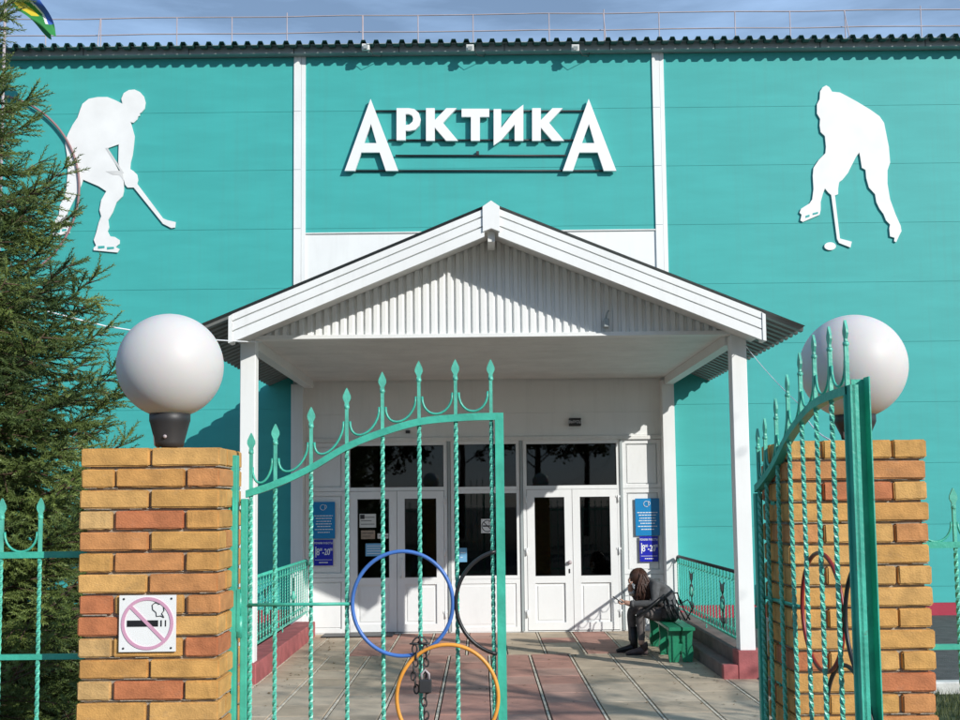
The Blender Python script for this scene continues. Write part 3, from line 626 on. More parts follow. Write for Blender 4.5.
# ------------------------------------------------------------------ mats, bench
x0, x1 = wx(325, 632), wx(395, 632); b = MB(); b.box(x0, x1, YW - .42, YW - .05, .004, .018, bev=.005); tag(b.build('door_mat', BLK), 'black rubber door mat in front of the left doors', 'door mat')
bench = thing('bench', 'low green wooden bench by the right railing under the seated person', 'bench', (2.2, 13.0, 0))
BX0, BX1, BY0, BY1, BZ = 2.05, 2.34, 12.25, 13.85, .39
for k in range(2):
    w_ = (BX1 - BX0 - .01) / 2; xa = BX0 + k * (w_ + .01); b = MB(); b.box(xa, xa + w_, BY0, BY1, BZ - .04, BZ, bev=.006); b.build('seat_plank', GREEN, bench)
for y in (BY0 + .10, BY0 + .72, BY1 - .15):
    for xa in (BX0 + .02, BX1 - .12):
        b = MB(); b.prism([(xa, 0), (xa + .10, 0), (xa + .115, .10), (xa + .10, .2), (xa + .115, BZ - .042), (xa - .015, BZ - .042), (xa, .2), (xa - .015, .10)], y, y + .04); b.build('leg', GREEN, bench)
    b = MB(); b.box(BX0 + .02, BX1 - .02, y + .042, y + .07, BZ - .14, BZ - .042); b.box(BX0 + .1, BX1 - .1, y + .005, y + .035, .12, .2); b.build('leg_brace', GREEN, bench)
b = MB(); b.box((BX0 + BX1) / 2 - .02, (BX0 + BX1) / 2 + .02, BY0 + .15, BY1 - .16, .13, .19); b.build('stretcher', GREEN, bench)

# ------------------------------------------------------------------ seated person
YPn = 13.08
def PP(px, py, dy=0): x, z = W(px, py, YPn + dy); return Vector((x, YPn + dy, z))
def skinned(name, nodes, edges, mats, mi_of, parent, root=0, sub=2):
    me = bpy.data.meshes.new(name); me.from_pydata([n_[0] for n_ in nodes], edges, [])
    o = bpy.data.objects.new(name, me); C.objects.link(o); o.modifiers.new('s', 'SKIN'); 
    for i, n_ in enumerate(nodes):
        r = n_[1]; me.skin_vertices[0].data[i].radius = r if isinstance(r, tuple) else (r, r); me.skin_vertices[0].data[i].use_root = (i == root)
    sb = o.modifiers.new('d', 'SUBSURF'); sb.levels = sub; sb.render_levels = sub
    dg = bpy.context.evaluated_depsgraph_get(); dg.update(); nm = bpy.data.meshes.new_from_object(o.evaluated_get(dg)); bpy.data.objects.remove(o)
    for m_ in mats: nm.materials.append(m_)
    for p in nm.polygons: p.use_smooth = True; p.material_index = mi_of(p.center)
    r = bpy.data.objects.new(name, nm); C.objects.link(r)
    if parent: r.parent = parent; r.matrix_parent_inverse = Matrix.Translation(parent.location).inverted()
    return r
person = thing('person', 'person in grey coat with long brown hair sitting bent over a phone on green bench', 'person', (2.2, YPn, 0))
hip = PP(665, 613); 
N = [(hip, (.14, .15)), (PP(667, 603), (.125, .15)), (PP(662, 593), (.115, .16)), (PP(653, 585), (.095, .15)), (PP(645, 580), (.05, .055)), (PP(637, 577), (.085, .07)), (PP(633, 582), (.06, .055)),
     (PP(655, 586, -.17), .062), (PP(655, 603.5, -.22), .05), (PP(630, 604, -.13), .036), (PP(624, 602, -.10), .028),      # near arm: shoulder, elbow, wrist, hand
     (PP(653, 586, .17), .062), (PP(640, 602, .15), .048), (PP(631, 591, .04), .034), (PP(629.5, 584, .0), .03),          # far arm to face
     (PP(664, 615, -.10), .10), (PP(640, 612.5, -.12), .072), (PP(641, 627, -.12), .055), (PP(641.5, 640, -.12), .040), (PP(641, 646, -.12), .042),
     (PP(664, 614, .10), .10), (PP(631, 609, .13), .070), (PP(632, 625, .13), .055), (PP(632, 638, .13), .042), (PP(631, 642, .13), .042)]
E = [(0, 1), (1, 2), (2, 3), (3, 4), (4, 5), (5, 6), (3, 7), (7, 8), (8, 9), (9, 10), (3, 11), (11, 12), (12, 13), (13, 14), (0, 15), (15, 16), (16, 17), (17, 18), (18, 19), (0, 20), (20, 21), (21, 22), (22, 23), (23, 24)]
segs = [(N[a][0], N[b][0], k) for (a, b), k in zip(E, [0, 0, 0, 0, 2, 2, 0, 0, 0, 2, 0, 0, 0, 2, 1, 1, 1, 1, 2, 1, 1, 1, 1, 1])]
def nearest(c):
    best = 9; kk = 0
    for a, b_2, k in segs:
        d = b_2 - a; t_ = max(0, min(1, (c - a).dot(d) / d.length_squared)); q_ = (c - a - d * t_).length
        if q_ < best: best = q_; kk = k
    return kk
body = skinned('body', N, E, [COAT, TROU, SKIN], nearest, person)
def mini(name, mb, m_, par=person): return mb.build(name, m_, par)
# fingers: palm then four curled fingers and thumb
b = MB(); h = PP(624, 602, -.10)
for k in range(4):
    y = h.y - .03 + k * .02; l = (.055, .065, .062, .05)[k]; b.tube([(h.x, y, h.z - .012), (h.x - l * .6, y, h.z - .022), (h.x - l, y, h.z - .01), (h.x - l - .006, y, h.z + .012)], [.009, .009, .008, .006], 6)
b.tube([(h.x + .01, h.y + .03, h.z), (h.x - .02, h.y + .035, h.z + .02), (h.x - .045, h.y + .02, h.z + .032)], [.011, .010, .007], 6)
h2 = PP(629.5, 584, .0)
for k in range(4):
    y = h2.y - .03 + k * .02; l = (.06, .075, .07, .055)[k]; b.tube([(h2.x, y, h2.z + .01), (h2.x - .004, y, h2.z + .01 + l * .6), (h2.x + .012, y, h2.z + .02 + l)], [.009, .009, .006], 6)
b.tube([(h2.x, h2.y - .03, h2.z - .01), (h2.x + .02, h2.y - .045, h2.z + .02), (h2.x + .04, h2.y - .04, h2.z + .045)], [.011, .010, .007], 6)
mini('fingers', b, SKIN)
# face details turned down
b = MB(); f = PP(631, 580); b.tube([(f.x, f.y, f.z + .03), (f.x - .028, f.y, f.z - .005), (f.x - .005, f.y, f.z - .015)], [.008, .014, .010], 6); mini('nose', b, SKIN)
b = MB(); [b.tube([(f.x + .004, f.y + s * .03, f.z + .028), (f.x - .004, f.y + s * .03, f.z + .026)], .008, 6) for s in (-1, 1)]; mini('eye', b, BLK)
# hair: a cap of strands falling forward and down the near cheek
b = MB(); hc = PP(638.5, 576.5); rr = random.Random(11)
cap = bmesh.new(); bmesh.ops.create_icosphere(cap, subdivisions=3, radius=1)
vs = [Vector((hc.x + v.co.x * .108, hc.y + v.co.y * .10, hc.z + v.co.z * .103)) for v in cap.verts]; fs = [[v.index for v in f_.verts] for f_ in cap.faces]; cap.free(); b.add(vs, fs, 0, True)
for k in range(420):
    th = rr.uniform(-PI * .62, PI * .62); ph = rr.uniform(.1, 1.2)
    sx_ = math.cos(th + PI * .0) * math.sin(ph); sy_ = math.sin(th) * math.sin(ph)
    p0 = Vector((hc.x + .02 + .1 * sx_ * .7, hc.y + .104 * sy_, hc.z + .1 * math.cos(ph)))
    side_ = .112 * (1 if sy_ > 0 else -1) * (.55 + .5 * rr.random())
    p1 = Vector((hc.x + rr.uniform(-.02, .11), hc.y + side_, hc.z - .05)); ln = rr.uniform(.12, .30)
    p2 = Vector((p1.x + rr.uniform(-.03, .06), hc.y + side_ * rr.uniform(.9, 1.25), p1.z - ln * .6)); p3 = p2 + Vector((rr.uniform(-.04, .04), rr.uniform(-.02, .02), -ln * .4))
    b.tube([p0, (p0 + p1) / 2 + Vector((0, side_ * .15, .02)), p1, p2, p3], [.005, .007, .008, .006, .0015], 4)
mini('hair', b, HAIR)
def shoe(c, L_, m_, nm, boot=0):
    b = MB(); x, y, z = c
    prof = [(-.5, .035, .075), (-.42, .04, .09), (-.2, .043, .085), (.05, .045, .06), (.3, .047, .045), (.46, .035, .03), (.5, .015, .02)]
    vs = []; fs = []; n_ = 10
    for t_, wd, ht in prof:
        for k in range(n_):
            a = 2 * PI * k / n_; vs.append((x - t_ * L_, y + wd * math.cos(a), max(.003, .01 + ht * .5 + ht * .55 * math.sin(a))))
    for i in range(len(prof) - 1): fs += [(i * n_ + k, i * n_ + (k + 1) % n_, (i + 1) * n_ + (k + 1) % n_, (i + 1) * n_ + k) for k in range(n_)]
    fs += [tuple(range(n_))[::-1], tuple((len(prof) - 1) * n_ + k for k in range(n_))]; b.add(vs, fs, 0, True)
    b.box(x - L_ * .5, x + L_ * .5, y - .045, y + .045, .002, .018, 1, bev=.006)
    if boot: b.tube([(x + L_ * .36, y, .05), (x + L_ * .36, y, .12), (x + L_ * .34, y, boot)], [.045, .046, .050 if boot < .2 else .060], 12)
    b.build(nm, [m_, BLK], person)
a1 = PP(641, 646, -.12); shoe((a1.x - .055, a1.y, 0), .25, SHOE, 'shoe', .13)
a2 = PP(631, 642, .13); shoe((a2.x - .055, a2.y, 0), .25, LEATH, 'boot', .30)
# coat lapel/cuffs
b = MB(); c1, c2 = PP(634, 603.7, -.14), PP(631, 603.9, -.132); b.tube([c1, c2], .042, 10); mini('cuff', b, COAT)
b = MB(); b.tube([PP(632.5, 594, .07), PP(631, 590, .04)], .040, 10); mini('sleeve_cuff', b, PAPER)
b = MB(); b.tube([PP(646, 584, -.10), PP(641, 592, -.08), PP(640, 604, -.05)], [.03, .03, .02], 8); b.tube([PP(646, 584, .10), PP(641, 592, .08), PP(641, 604, .05)], [.03, .03, .02], 8); mini('lapel', b, COAT)
b = MB(); c = PP(618, 600, -.10); b.box(-.006, .006, -.036, .036, -.072, .072, bev=.004, M=Matrix.Translation(c) @ Matrix.Rotation(R_(-55), 4, 'Y')); tag(b.build('phone', BLK), 'dark phone held out in the hand of the seated person', 'phone')
bag = thing('shoulder_bag', 'black strappy shoulder bag resting on the bench behind the seated person', 'bag', (2.3, 12.85, BZ))
b = MB(); c = PP(671, 608, -.25)
b.box(c.x - .11, c.x + .09, c.y - .06, c.y + .06, BZ + .003, BZ + .20, bev=.045); b.build('pouch', LEATH, bag)
b = MB()
for k in range(5): b.tube([(c.x - .1 + k * .05, c.y - .075, BZ + .26), (c.x - .07 + k * .05, c.y - .10, BZ + .15), (c.x - .02 + k * .055, c.y - .09, BZ + .03)], .009, 6)
b.tube([(c.x + .08, c.y - .05, BZ + .2), (c.x + .18, c.y - .08, BZ + .26), (c.x + .24, c.y - .06, BZ + .16), (c.x + .16, c.y - .05, BZ + .02)], .008, 6)
b.tube([(c.x - .1, c.y - .05, BZ + .22), (c.x - .05, c.y - .1, BZ + .33), (c.x + .06, c.y - .1, BZ + .34), (c.x + .1, c.y - .05, BZ + .22)], .009, 6)
b.build('strap', LEATH, bag)
b = MB(); b.tube([PP(636, 617, -.26), PP(645, 611, -.285), PP(655, 603, -.30), PP(664, 595, -.24), PP(667, 600, -.22), PP(669, 606, -.22)], .014, 6); b.build('shoulder_strap', LEATH, bag)

# ------------------------------------------------------------------ brick pillars
TBL = {0: (0, 1), 1: (0, 2, 3), 2: (1, 0), 3: (5, 4, 2), 4: (3, 0), 5: (0, 3, 2), 6: (1, 3), 7: (4, 0, 3), 8: (4, 1), 9: (5, 0, 4), 10: (2, 0), 11: (5, 4, 0), 12: (0, 1)}
def pillar(name, x0, where, seed):
    rr = random.Random(seed); top = 1.995; Wd, Dp, CH, g_ = .51, .38, .0768, .0105
    t = thing('brick_pillar', 'tan and orange brick gate pillar, %s' % where, 'pillar', (x0 + Wd / 2, YP + Dp / 2, 0), 'brick gate pillars')
    b = MB(); nC = 26
    for i in range(nC):
        z1 = top - i * CH; z0 = z1 - CH + g_
        A = [(0, .25, 0, .12), (.26, .51, 0, .12), (0, .12, .13, .38), (.39, .51, .13, .38), (.13, .38, .26, .38), (.13, .38, .13, .25)]
        if i % 2 == (0 if seed == 1 else 1) : rects = A
        else: rects = [(a, c, .38 - e, .38 - d) for a, c, d, e in A]
        off = rr.uniform(-.004, .004)
        tbl = TBL.get(i) if seed == 1 else None
        for ri, (a, c, d, e) in enumerate(rects):
            mi = rr.choice([0, 0, 1, 1, 2, 0, 1, 3, 4, 1, 2, 3, 0])
            fr_i = sorted([r_ for r_ in rects if r_[2] < .001]).index((a, c, d, e)) if d < .001 else -1
            if tbl and fr_i >= 0: mi = tbl[fr_i]
            j = [rr.uniform(-.0025, .0025) for _ in range(4)]
            M_ = Matrix.Translation((x0 + (a + c) / 2 + off + j[0], YP + (d + e) / 2 + j[1], (z0 + z1) / 2)) @ Matrix.Rotation(j[2] * 2.2, 4, 'Y') @ Matrix.Rotation(j[3] * 2.5, 4, 'Z')
            bx_, by_ = (c - a) / 2, (e - d) / 2; bz = (z1 - z0) / 2
            bm = bmesh.new(); bmesh.ops.create_cube(bm, size=1)
            for v in bm.verts: v.co = Vector((v.co.x * 2 * bx_, v.co.y * 2 * by_, v.co.z * 2 * bz))
            bmesh.ops.bevel(bm, geom=bm.edges[:], offset=.0045, segments=2, affect='EDGES')
            bmesh.ops.subdivide_edges(bm, edges=[e_ for e_ in bm.edges if e_.calc_length() > .1], cuts=5, use_grid_fill=True)
            for v in bm.verts: v.co += Vector((rr.uniform(-1, 1), rr.uniform(-1, 1), rr.uniform(-1, 1))) * .0009
            b.add([M_ @ v.co for v in bm.verts], [[v.index for v in f_.verts] for f_ in (bm.verts.index_update() or bm.faces)], mi); bm.free()
    b.build('brick', BRICK, t)
    b = MB(); n_ = 16
    b.box(x0 + .02, x0 + Wd - .02, YP + .02, YP + Dp - .02, 0, top - .014)
    for i in range(nC):            # irregular mortar squeezed from the joints
        z = top - i * CH - CH + g_ / 2
        x = x0 + .01
        while x < x0 + Wd - .04:
            l = rr.uniform(.02, .09)
            if rr.random() < .6: b.box(x, min(x + l, x0 + Wd - .012), YP + rr.uniform(.006, .014), YP + .02, z + rr.uniform(.0, .002), z + .0045, bev=.001)
            x += l
        y = YP + .01
        while y < YP + Dp - .04:
            l = rr.uniform(.03, .09)
            if rr.random() < .8: b.box(x0 + Wd - .02, x0 + Wd - rr.uniform(.003, .01), y, y + l, z + .0, z + .0045, bev=.001)
            y += l
    b.build('mortar', MORT, t)
    return t
XPL = WX(79.5, 560, YP); XPR = WX(791, 560, YP)
pillar('p', XPL, 'left of the gate with a no smoking sign', 1); pillar('p', XPR, 'right of the gate behind the open gate leaf', 2)

# ------------------------------------------------------------------ globe lamps
def lamp(px, py, where):
    Yl = YP + .19; x, z = W(px, py, Yl); rad = .2015; zt = 1.995
    t = thing('globe_lamp', 'round white globe lamp on black base, %s' % where, 'lamp', (x, Yl, zt), 'globe lamps on the pillars')
    b = MB(); b.lathe((x, Yl, z), [(max(.001, rad * math.sin(a * PI / 40)), -rad * math.cos(a * PI / 40)) for a in range(0, 41)], 64); b.build('globe', GLOBE, t)
    zc = z - rad
    b = MB(); b.lathe((x, Yl, zt), [(.03, 0), (.03, .012), (.052, .014), (.055, .03), (.074, zc - zt - .02), (.077, zc - zt - .012), (.077, zc - zt + .014), (.07, zc - zt + .018)], 32)
    b.build('socket', DARKM, t)
    b = MB(); b.tube([(x, Yl - .06, zt + .05), (x, Yl - .067, zt + .05)], .007, 8); b.tube([(x - .03, Yl, zt), (x - .05, Yl - .02, zt + .02), (x - .052, Yl - .03, zt + .07)], .004, 6); b.build('screw', GALV, t)
lamp(170.5, 366, 'on the left brick pillar'); lamp(853, 367, 'on the right brick pillar behind the gate spikes')

# ------------------------------------------------------------------ gate leaves
# local frame: s along the leaf from hinge (0) to free edge, z up, n across (towards street when closed)
gl_x = [249, 275, 311, 347, 383, 420, 457, 491.5]; arch_y = [491, 482, 466, 445, 430.5, 420, 416, 415.5]; tip_y = [433, 424, 407, 388, 372, 361, 359.5, 359.5]
X0G = WX(249, 560, YG)
S_ = [WX(px, 560, YG) - X0G for px in gl_x]; AZ = [WZ(px, py, YG) for px, py in zip(gl_x, arch_y)]; TZ = [WZ(px, py, YG) for px, py in zip(gl_x, tip_y)]
SE = WX(497.5, 560, YG) - X0G; AZ[-1] = AZ[-2] + .004
def arch(s):
    if s <= S_[0]: return AZ[0] + (s - S_[0]) * .35
    for i in range(7):
        if s <= S_[i + 1]:
            t_ = (s - S_[i]) / (S_[i + 1] - S_[i]); m0 = (AZ[i + 1] - AZ[i - 1]) / 2 if i else AZ[1] - AZ[0]; m1 = (AZ[i + 2] - AZ[i]) / 2 if i < 6 else 0
            return (2 * t_**3 - 3 * t_**2 + 1) * AZ[i] + (t_**3 - 2 * t_**2 + t_) * m0 + (-2 * t_**3 + 3 * t_**2) * AZ[i + 1] + (t_**3 - t_**2) * m1
    return AZ[-1]
def spear(mb, s, z0, zt, r=.0063):
    mb.box(s - r, s + r, -r, r, z0, zt - .07)
    p = [(.003, -.075), (.009, -.068), (.007, -.06), (.0155, -.042), (.0148, -.03), (.007, -.012), (.001, 0)]
    outl = [(s + a, zt + h_) for a, h_ in p] + [(s - a, zt + h_) for a, h_ in p[::-1]]
    mb.prism(outl, -.004, .004)
    mb.lathe((s, 0, zt - .085), [(.006, 0), (.010, .006), (.010, .012), (.006, .018)], 10)
def scallop(mb, s0, z0, s1, z1):
    w_ = (s1 - s0); pts = []
    for k in range(13):
        a = PI * k / 12; u = .5 - .5 * math.cos(a); dip = math.sin(a)
        pts.append((s0 + .012 + (w_ - .024) * u, 0, (z0 + (z1 - z0) * u) + .088 - .076 * dip ** .9))
    mb.tube(pts, .0048, 6)
def gate(M, side, label):
    org = M @ Vector((0, 0, 0))
    t = thing('gate_leaf', label, 'gate', (org.x, org.y, 0), 'the two gate leaves')
    mir = 1
    def put(b, nm, m_=MINT_S): return b.build(nm, m_, t, M)
    zb = .12
    b = MB(); n_ = 40; up = []; lo = []
    for k in range(n_ + 1):
        s = -.012 + (SE + .012) * k / n_; up.append((s, arch(s) + .006)); lo.append((s, arch(s) - .022))
    for k in range(n_): b.add([(up[k][0], -.015, up[k][1]), (up[k + 1][0], -.015, up[k + 1][1]), (lo[k + 1][0], -.015, lo[k + 1][1]), (lo[k][0], -.015, lo[k][1]), (up[k][0], .015, up[k][1]), (up[k + 1][0], .015, up[k + 1][1]), (lo[k + 1][0], .015, lo[k + 1][1]), (lo[k][0], .015, lo[k][1])],
                              [(0, 3, 2, 1), (4, 5, 6, 7), (0, 1, 5, 4), (3, 7, 6, 2)], 0, False)
    put(b, 'arched_rail')
    b = MB(); b.box(-.030, -.004, -.015, .015, zb, AZ[0] - .03, bev=.002); put(b, 'hinge_stile')
    b = MB(); b.box(SE - .004, SE + .030, -.004, .004, zb, AZ[-1] + .007); (b.box(SE - .03, SE - .026, -.056, -.016, zb, AZ[-1] + .03), b.box(SE - .03, SE + .014, -.060, -.056, zb, AZ[-1] + .035), b.box(SE - .03, SE + .03, -.0155, .010, zb, AZ[-1] + .008)) if side > 0 else b.box(SE + .026, SE + .030, .0045, .05, zb, AZ[-1] + .007); b.box(SE - .004, SE + .000, -.018, .018, zb, AZ[-1] - .02)
    put(b, 'free_stile')
    b = MB(); b.box(-.004, SE - .004, -.012, .012, zb, zb + .03); put(b, 'bottom_rail')
    for i in range(8):
        s = S_[i] + (.006 if i == 0 else 0); b = MB()
        if i == 7: s = SE - .018
        b.twist(s, 0, zb + .03, arch(s) - .02, .0062, .12, ph=i * .7); spear(b, s, arch(s), TZ[i]); put(b, 'twisted_bar', MINT)
    for i in range(7):
        b = MB(); sa = S_[i]; sb = S_[i + 1] if i < 6 else SE - .018
        scallop(b, sa, arch(sa) + .004, sb, arch(sb) + .004); put(b, 'scallop')
    rg = WX(453, 600, YG) - WX(353, 600, YG); rg /= 2; zr = WZ(403, 603, YG); sb = WX(403, 600, YG) - X0G
    b = MB(); b.tube([(0, -.012, zr), (sb - rg, -.012, zr)], .007, 6); put(b, 'cross_bar')
    def ring(sc, zc, m_, clip=None, yy=-.02):
        b = MB()
        if clip is None: b.tube([(sc + rg * math.cos(a * PI / 32), yy, zc + rg * 1.03 * math.sin(a * PI / 32)) for a in range(64)], .0075, 8, closed=True)
        else:
            pts = [(sc + rg * math.cos(a * PI / 32), yy, zc + rg * 1.03 * math.sin(a * PI / 32)) for a in range(8, 57)]; pts = [p for p in pts if p[0] < clip]; b.tube(pts, .0075, 8)
        put(b, 'ring', m_)
    ring(sb, zr, BLUE if side < 0 else REDP)
    ring(sb + 2 * rg + .012, zr, BLK, SE - .002, -.022)
    ring(WX(447, 600, YG) - X0G, WZ(447, 696, YG), YEL if side < 0 else MINT_S if False else (YEL if side < 0 else DARKM), None, -.034)
    # hinges
    for z in (1.36, .45):
        b = MB(); b.tube([(-.035, -.0, z - .085), (-.035, 0, z - .003)], .021, 12); b.tube([(-.035, 0, z + .003), (-.035, 0, z + .085)], .018, 12); put(b, 'hinge')
    return t
MLft = Matrix.Translation((X0G, YG, 0))
gate(MLft, -1, 'left gate leaf, shut, mint green twisted bars with blue and yellow rings')
YGR = 4.36; XHR = WX(761, 560, YGR); XFR, YFR = WX(852, 560, 3.44), 3.40
dirv = Vector((XFR - XHR, YFR - YGR, 0)).normalized()
# right leaf: s axis points along dirv; street-side normal (-n) turns to +X
MR = Matrix(((dirv.x, dirv.y * 1, 0, XHR + .0), (dirv.y, -dirv.x, 0, YGR), (0, 0, 1, 0), (0, 0, 0, 1)))
# column 1 is local +y (away from street when shut)
MR.col[1] = Vector((dirv.y, -dirv.x, 0, 0)) ; 
gate(MR, 1, 'right gate leaf swung open towards the street, red ring between its twisted bars')
# jambs fixed to the pillars
for x, sx, lab in ((XPL + .51, 1, 'left'), (XPR, -1, 'right')):
    t = thing('gate_post', 'slim mint green steel post the %s gate leaf hangs on' % lab, 'gate post', (x, YG, 0), 'steel gate posts')
    xp = (X0G - .078) if sx > 0 else XHR + .045
    b = MB(); b.box(xp, xp + .034, YG - .02, YG + .02, 0, 1.975, bev=.002); b.build('post', MINT_S, t)
    a, c = sorted((xp + .017, x - sx * .0))
    for z in (1.78, 1.1, .45): b = MB(); b.box(a, c + .001, YG - .03, YG - .024, z - .035, z + .035, bev=.002); b.box(a, c, YG - .025, YG + .02, z - .02, z + .02); b.build('fixing_plate', MINT_S, t)
    if sx > 0:
        b = MB(); b.box(xp + .036, X0G - .03, YG - .022, YG - .004, 1.3, 1.46); b.build('hinge_plate', MINT_S, t)
# chain and padlock
t = thing('chain', 'dark steel chain hanging on the gate bar beside the yellow ring', 'chain', (WX(420, 650, YG), YG - .03, 1.2))
sx0 = WX(420, 660, YG); zz = WZ(420, 643, YG)
def link(b, x, y, z, ang, flat):
    pts = []
    for k in range(12):
        a = 2 * PI * k / 12; u, v = .0095 * math.cos(a), .017 * math.sin(a)
        p = Vector((u, 0, v)) if flat else Vector((0, u, v)); p.rotate(Matrix.Rotation(ang, 3, 'Y')); pts.append((x + p.x, y + p.y, z + p.z))
    b.tube(pts, .0034, 5, closed=True)
for (xx, n_) in ((sx0 - .018, 7), (sx0 + .022, 12)):
    for k in range(n_):
        b = MB(); link(b, xx + .006 * math.sin(k * 1.3), YG - .036, zz - .018 - k * .025, .15 * math.sin(k * 2.1), k % 2 == 0); b.build('chain_link', DARKM, t)
b = MB()
for k in range(5):
    a = PI * k / 4; link(b, sx0 + .002 - .02 * math.cos(a), YG - .036, zz + .002 + .014 * math.sin(a), PI / 2 - a, k % 2)
b.build('chain_loop', DARKM, t)
t = thing('padlock', 'small dark padlock on the chain at the gate bar', 'padlock', (sx0, YG - .05, zz - .2))
b = MB(); zl = WZ(420, 700, YG); b.box(sx0 - .002, sx0 + .046, YG - .062, YG - .03, zl + .035, zl + .085, bev=.004); b.build('body', DARKM, t)
b = MB(); b.tube([(sx0 + .008, YG - .046, zl + .085), (sx0 + .008, YG - .046, zl + .105), (sx0 + .022, YG - .046, zl + .12), (sx0 + .036, YG - .046, zl + .105), (sx0 + .036, YG - .046, zl + .085)], .005, 6); b.build('shackle', GALV, t)

# ------------------------------------------------------------------ side fences
def fence(xa, xb, xs, ztip, zr1, zr2, lab):
    t = thing('iron_fence', 'mint green iron fence with spear tips, %s' % lab, 'fence', ((xa + xb) / 2, YG, 0), 'iron fences beside the pillars')
    for z, hh in ((zr1, .012), (zr2, .01), (.2, .012)):
        b = MB(); b.box(xa, xb, YG - .01, YG + .01, z - hh, z + hh); b.build('rail', MINT_S, t)
    for x in xs:
        b = MB(); b.twist(x, YG, .05, zr1 - .012, .006, .12); b2 = MB(); spear(b2, x, zr1, ztip); b.add([(v[0], v[1] + YG, v[2]) for v in b2.v], b2.f); b.build('picket', MINT, t)
    for x0_, x1_ in zip(xs[:-1], xs[1:]):
        if abs(x1_ - x0_) < .2:
            b2 = MB(); scallop(b2, x0_, zr1 - .0, x1_, zr1 - .0); b = MB(); b.add([(v[0], v[1] + YG, v[2]) for v in b2.v], b2.f, 0, True); b.build('scallop', MINT_S, t)
zr1 = WZ(20, 555, YG); zr2 = WZ(20, 657, YG); zt_ = WZ(38, 498, YG); xs0 = WX(39, 600, YG)
fence(XPL - 3.0, XPL, [xs0 - .15 * k for k in range(19)][::-1], zt_, zr1, zr2, 'left of the left pillar')
xs1 = WX(956, 560, YG); fence(XPR + .51, XPR + 3.4, [xs1 - .15] + [xs1 + .15 * k for k in range(18)], zt_, zr1, zr2, 'right of the right pillar')

# ------------------------------------------------------------------ cables
def cable(pts, r, lab):
    b = MB(); out = []
    for i in range(len(pts) - 1):
        a, c = Vector(pts[i]), Vector(pts[i + 1])
        for k in range(8): t_ = k / 8; p = a.lerp(c, t_); p.z -= .06 * 4 * t_ * (1 - t_) * (c - a).length / 6; out.append(p)
    out.append(Vector(pts[-1])); b.tube(out, r, 5); return tag(b.build('cable', SIGNW), lab, 'cable')
def P3(px, py, Y): x, z = W(px, py, Y); return (x, Y, z)
cable([P3(-40, 285, 7.5), P3(105, 326, 8.5), P3(262, 342, 11.2)], .006, 'thin white cable from the spruce past the left lamp to the porch')
cable([P3(745, 345, 11.2), P3(800, 405, 8.6), P3(830, 440, 4.45)], .0035, 'thin white wire from the porch corner down to the right pillar')

# ------------------------------------------------------------------ flag on the roof edge
fl = thing('flag', 'green, yellow, blue and white flag hanging at the roof edge above the spruce', 'flag', (WX(10, 0, 14.4), 14.4, 8))
b = MB(); nU, nV = 70, 40; vs = []; fs = []; mis = []
for i in range(nU + 1):
    for j in range(nV + 1):
        u, v = i / nU, j / nV
        px = 24 + 33 * u ** .8 - 26 * v * (1 - u) ** .7 - 6 * v + 1.5 * math.sin(u * 11); py = -22 + 58 * u ** 1.25 + 14 * v * (1 - u) + 2 * v
        x, z = W(px, py, 14.4); vs.append((x, 14.4 + .06 * math.sin(u * 9 + v * 5), z))
for i in range(nU):
    for j in range(nV):
        fs.append((i * (nV + 1) + j, (i + 1) * (nV + 1) + j, (i + 1) * (nV + 1) + j + 1, i * (nV + 1) + j + 1)); v = j / nV + .05 * math.sin(i * .2); u = i / nU
        mis.append((2 if v < .3 else 3 if v < .42 else 0) if u > .62 and u < .8 else 0 if u >= .8 else (2 if v < .3 else 3 if v < .38 else 0 if v < .55 or v > .85 else 1))
b.v = vs; b.f = fs; b.mi = mis; b.sm = [True] * len(fs); b.build('cloth', [FLG, FLY, FLB, FLW], fl)
b = MB(); x, z = W(6, -30, 14.4); b.tube([(x, 14.4, z + .3), (x, 14.4, 5.2), (x + .0, YW, 4.9)], .02, 8); b.build('flagpole', GALV, fl)

# ------------------------------------------------------------------ trees
def npmesh(name, V, F, mats, mi, parent=None, smooth=False):
    me = bpy.data.meshes.new(name); nF = len(F); k = F.shape[1]
    me.vertices.add(len(V)); me.vertices.foreach_set('co', V.astype(np.float32).ravel())
    me.loops.add(nF * k); me.loops.foreach_set('vertex_index', F.astype(np.int32).ravel())
    me.polygons.add(nF); me.polygons.foreach_set('loop_start', np.arange(0, nF * k, k, dtype=np.int32)); me.polygons.foreach_set('loop_total', np.full(nF, k, dtype=np.int32))
    for m_ in mats: me.materials.append(m_)
    if mi is not None: me.polygons.foreach_set('material_index', mi.astype(np.int32))
    me.update(); me.validate()
    o = bpy.data.objects.new(name, me); C.objects.link(o)
    if parent: o.parent = parent; o.matrix_parent_inverse = Matrix.Translation(parent.location).inverted()
    return o
rs = np.random.RandomState(4)
def twig_template():
    V = []; F = []
    def tri(a, b_, c): k = len(V); V.extend([a, b_, c]); F.append((k, k + 1, k + 2))
    tri((0, -.0022, 0), (0, .0022, 0), (.12, 0, 0)); tri((0, 0, -.0022), (0, 0, .0022), (.12, 0, 0))
    nN = 26
    for i in range(nN):
        t_ = .006 + .118 * i / nN; a = i * 2.4; l = .027 * (1 - .3 * (i / nN))
        r = np.array([0, math.cos(a), math.sin(a)]); d = np.array([.75, 0, 0]) + r * .75; base_ = np.array([t_, 0, 0]); side_ = np.cross(d, r); side_ /= np.linalg.norm(side_)
        tri(tuple(base_ - side_ * .0040), tuple(base_ + side_ * .0040), tuple(base_ + d * l))
    return np.array(V), np.array(F)
TV, TF = twig_template()
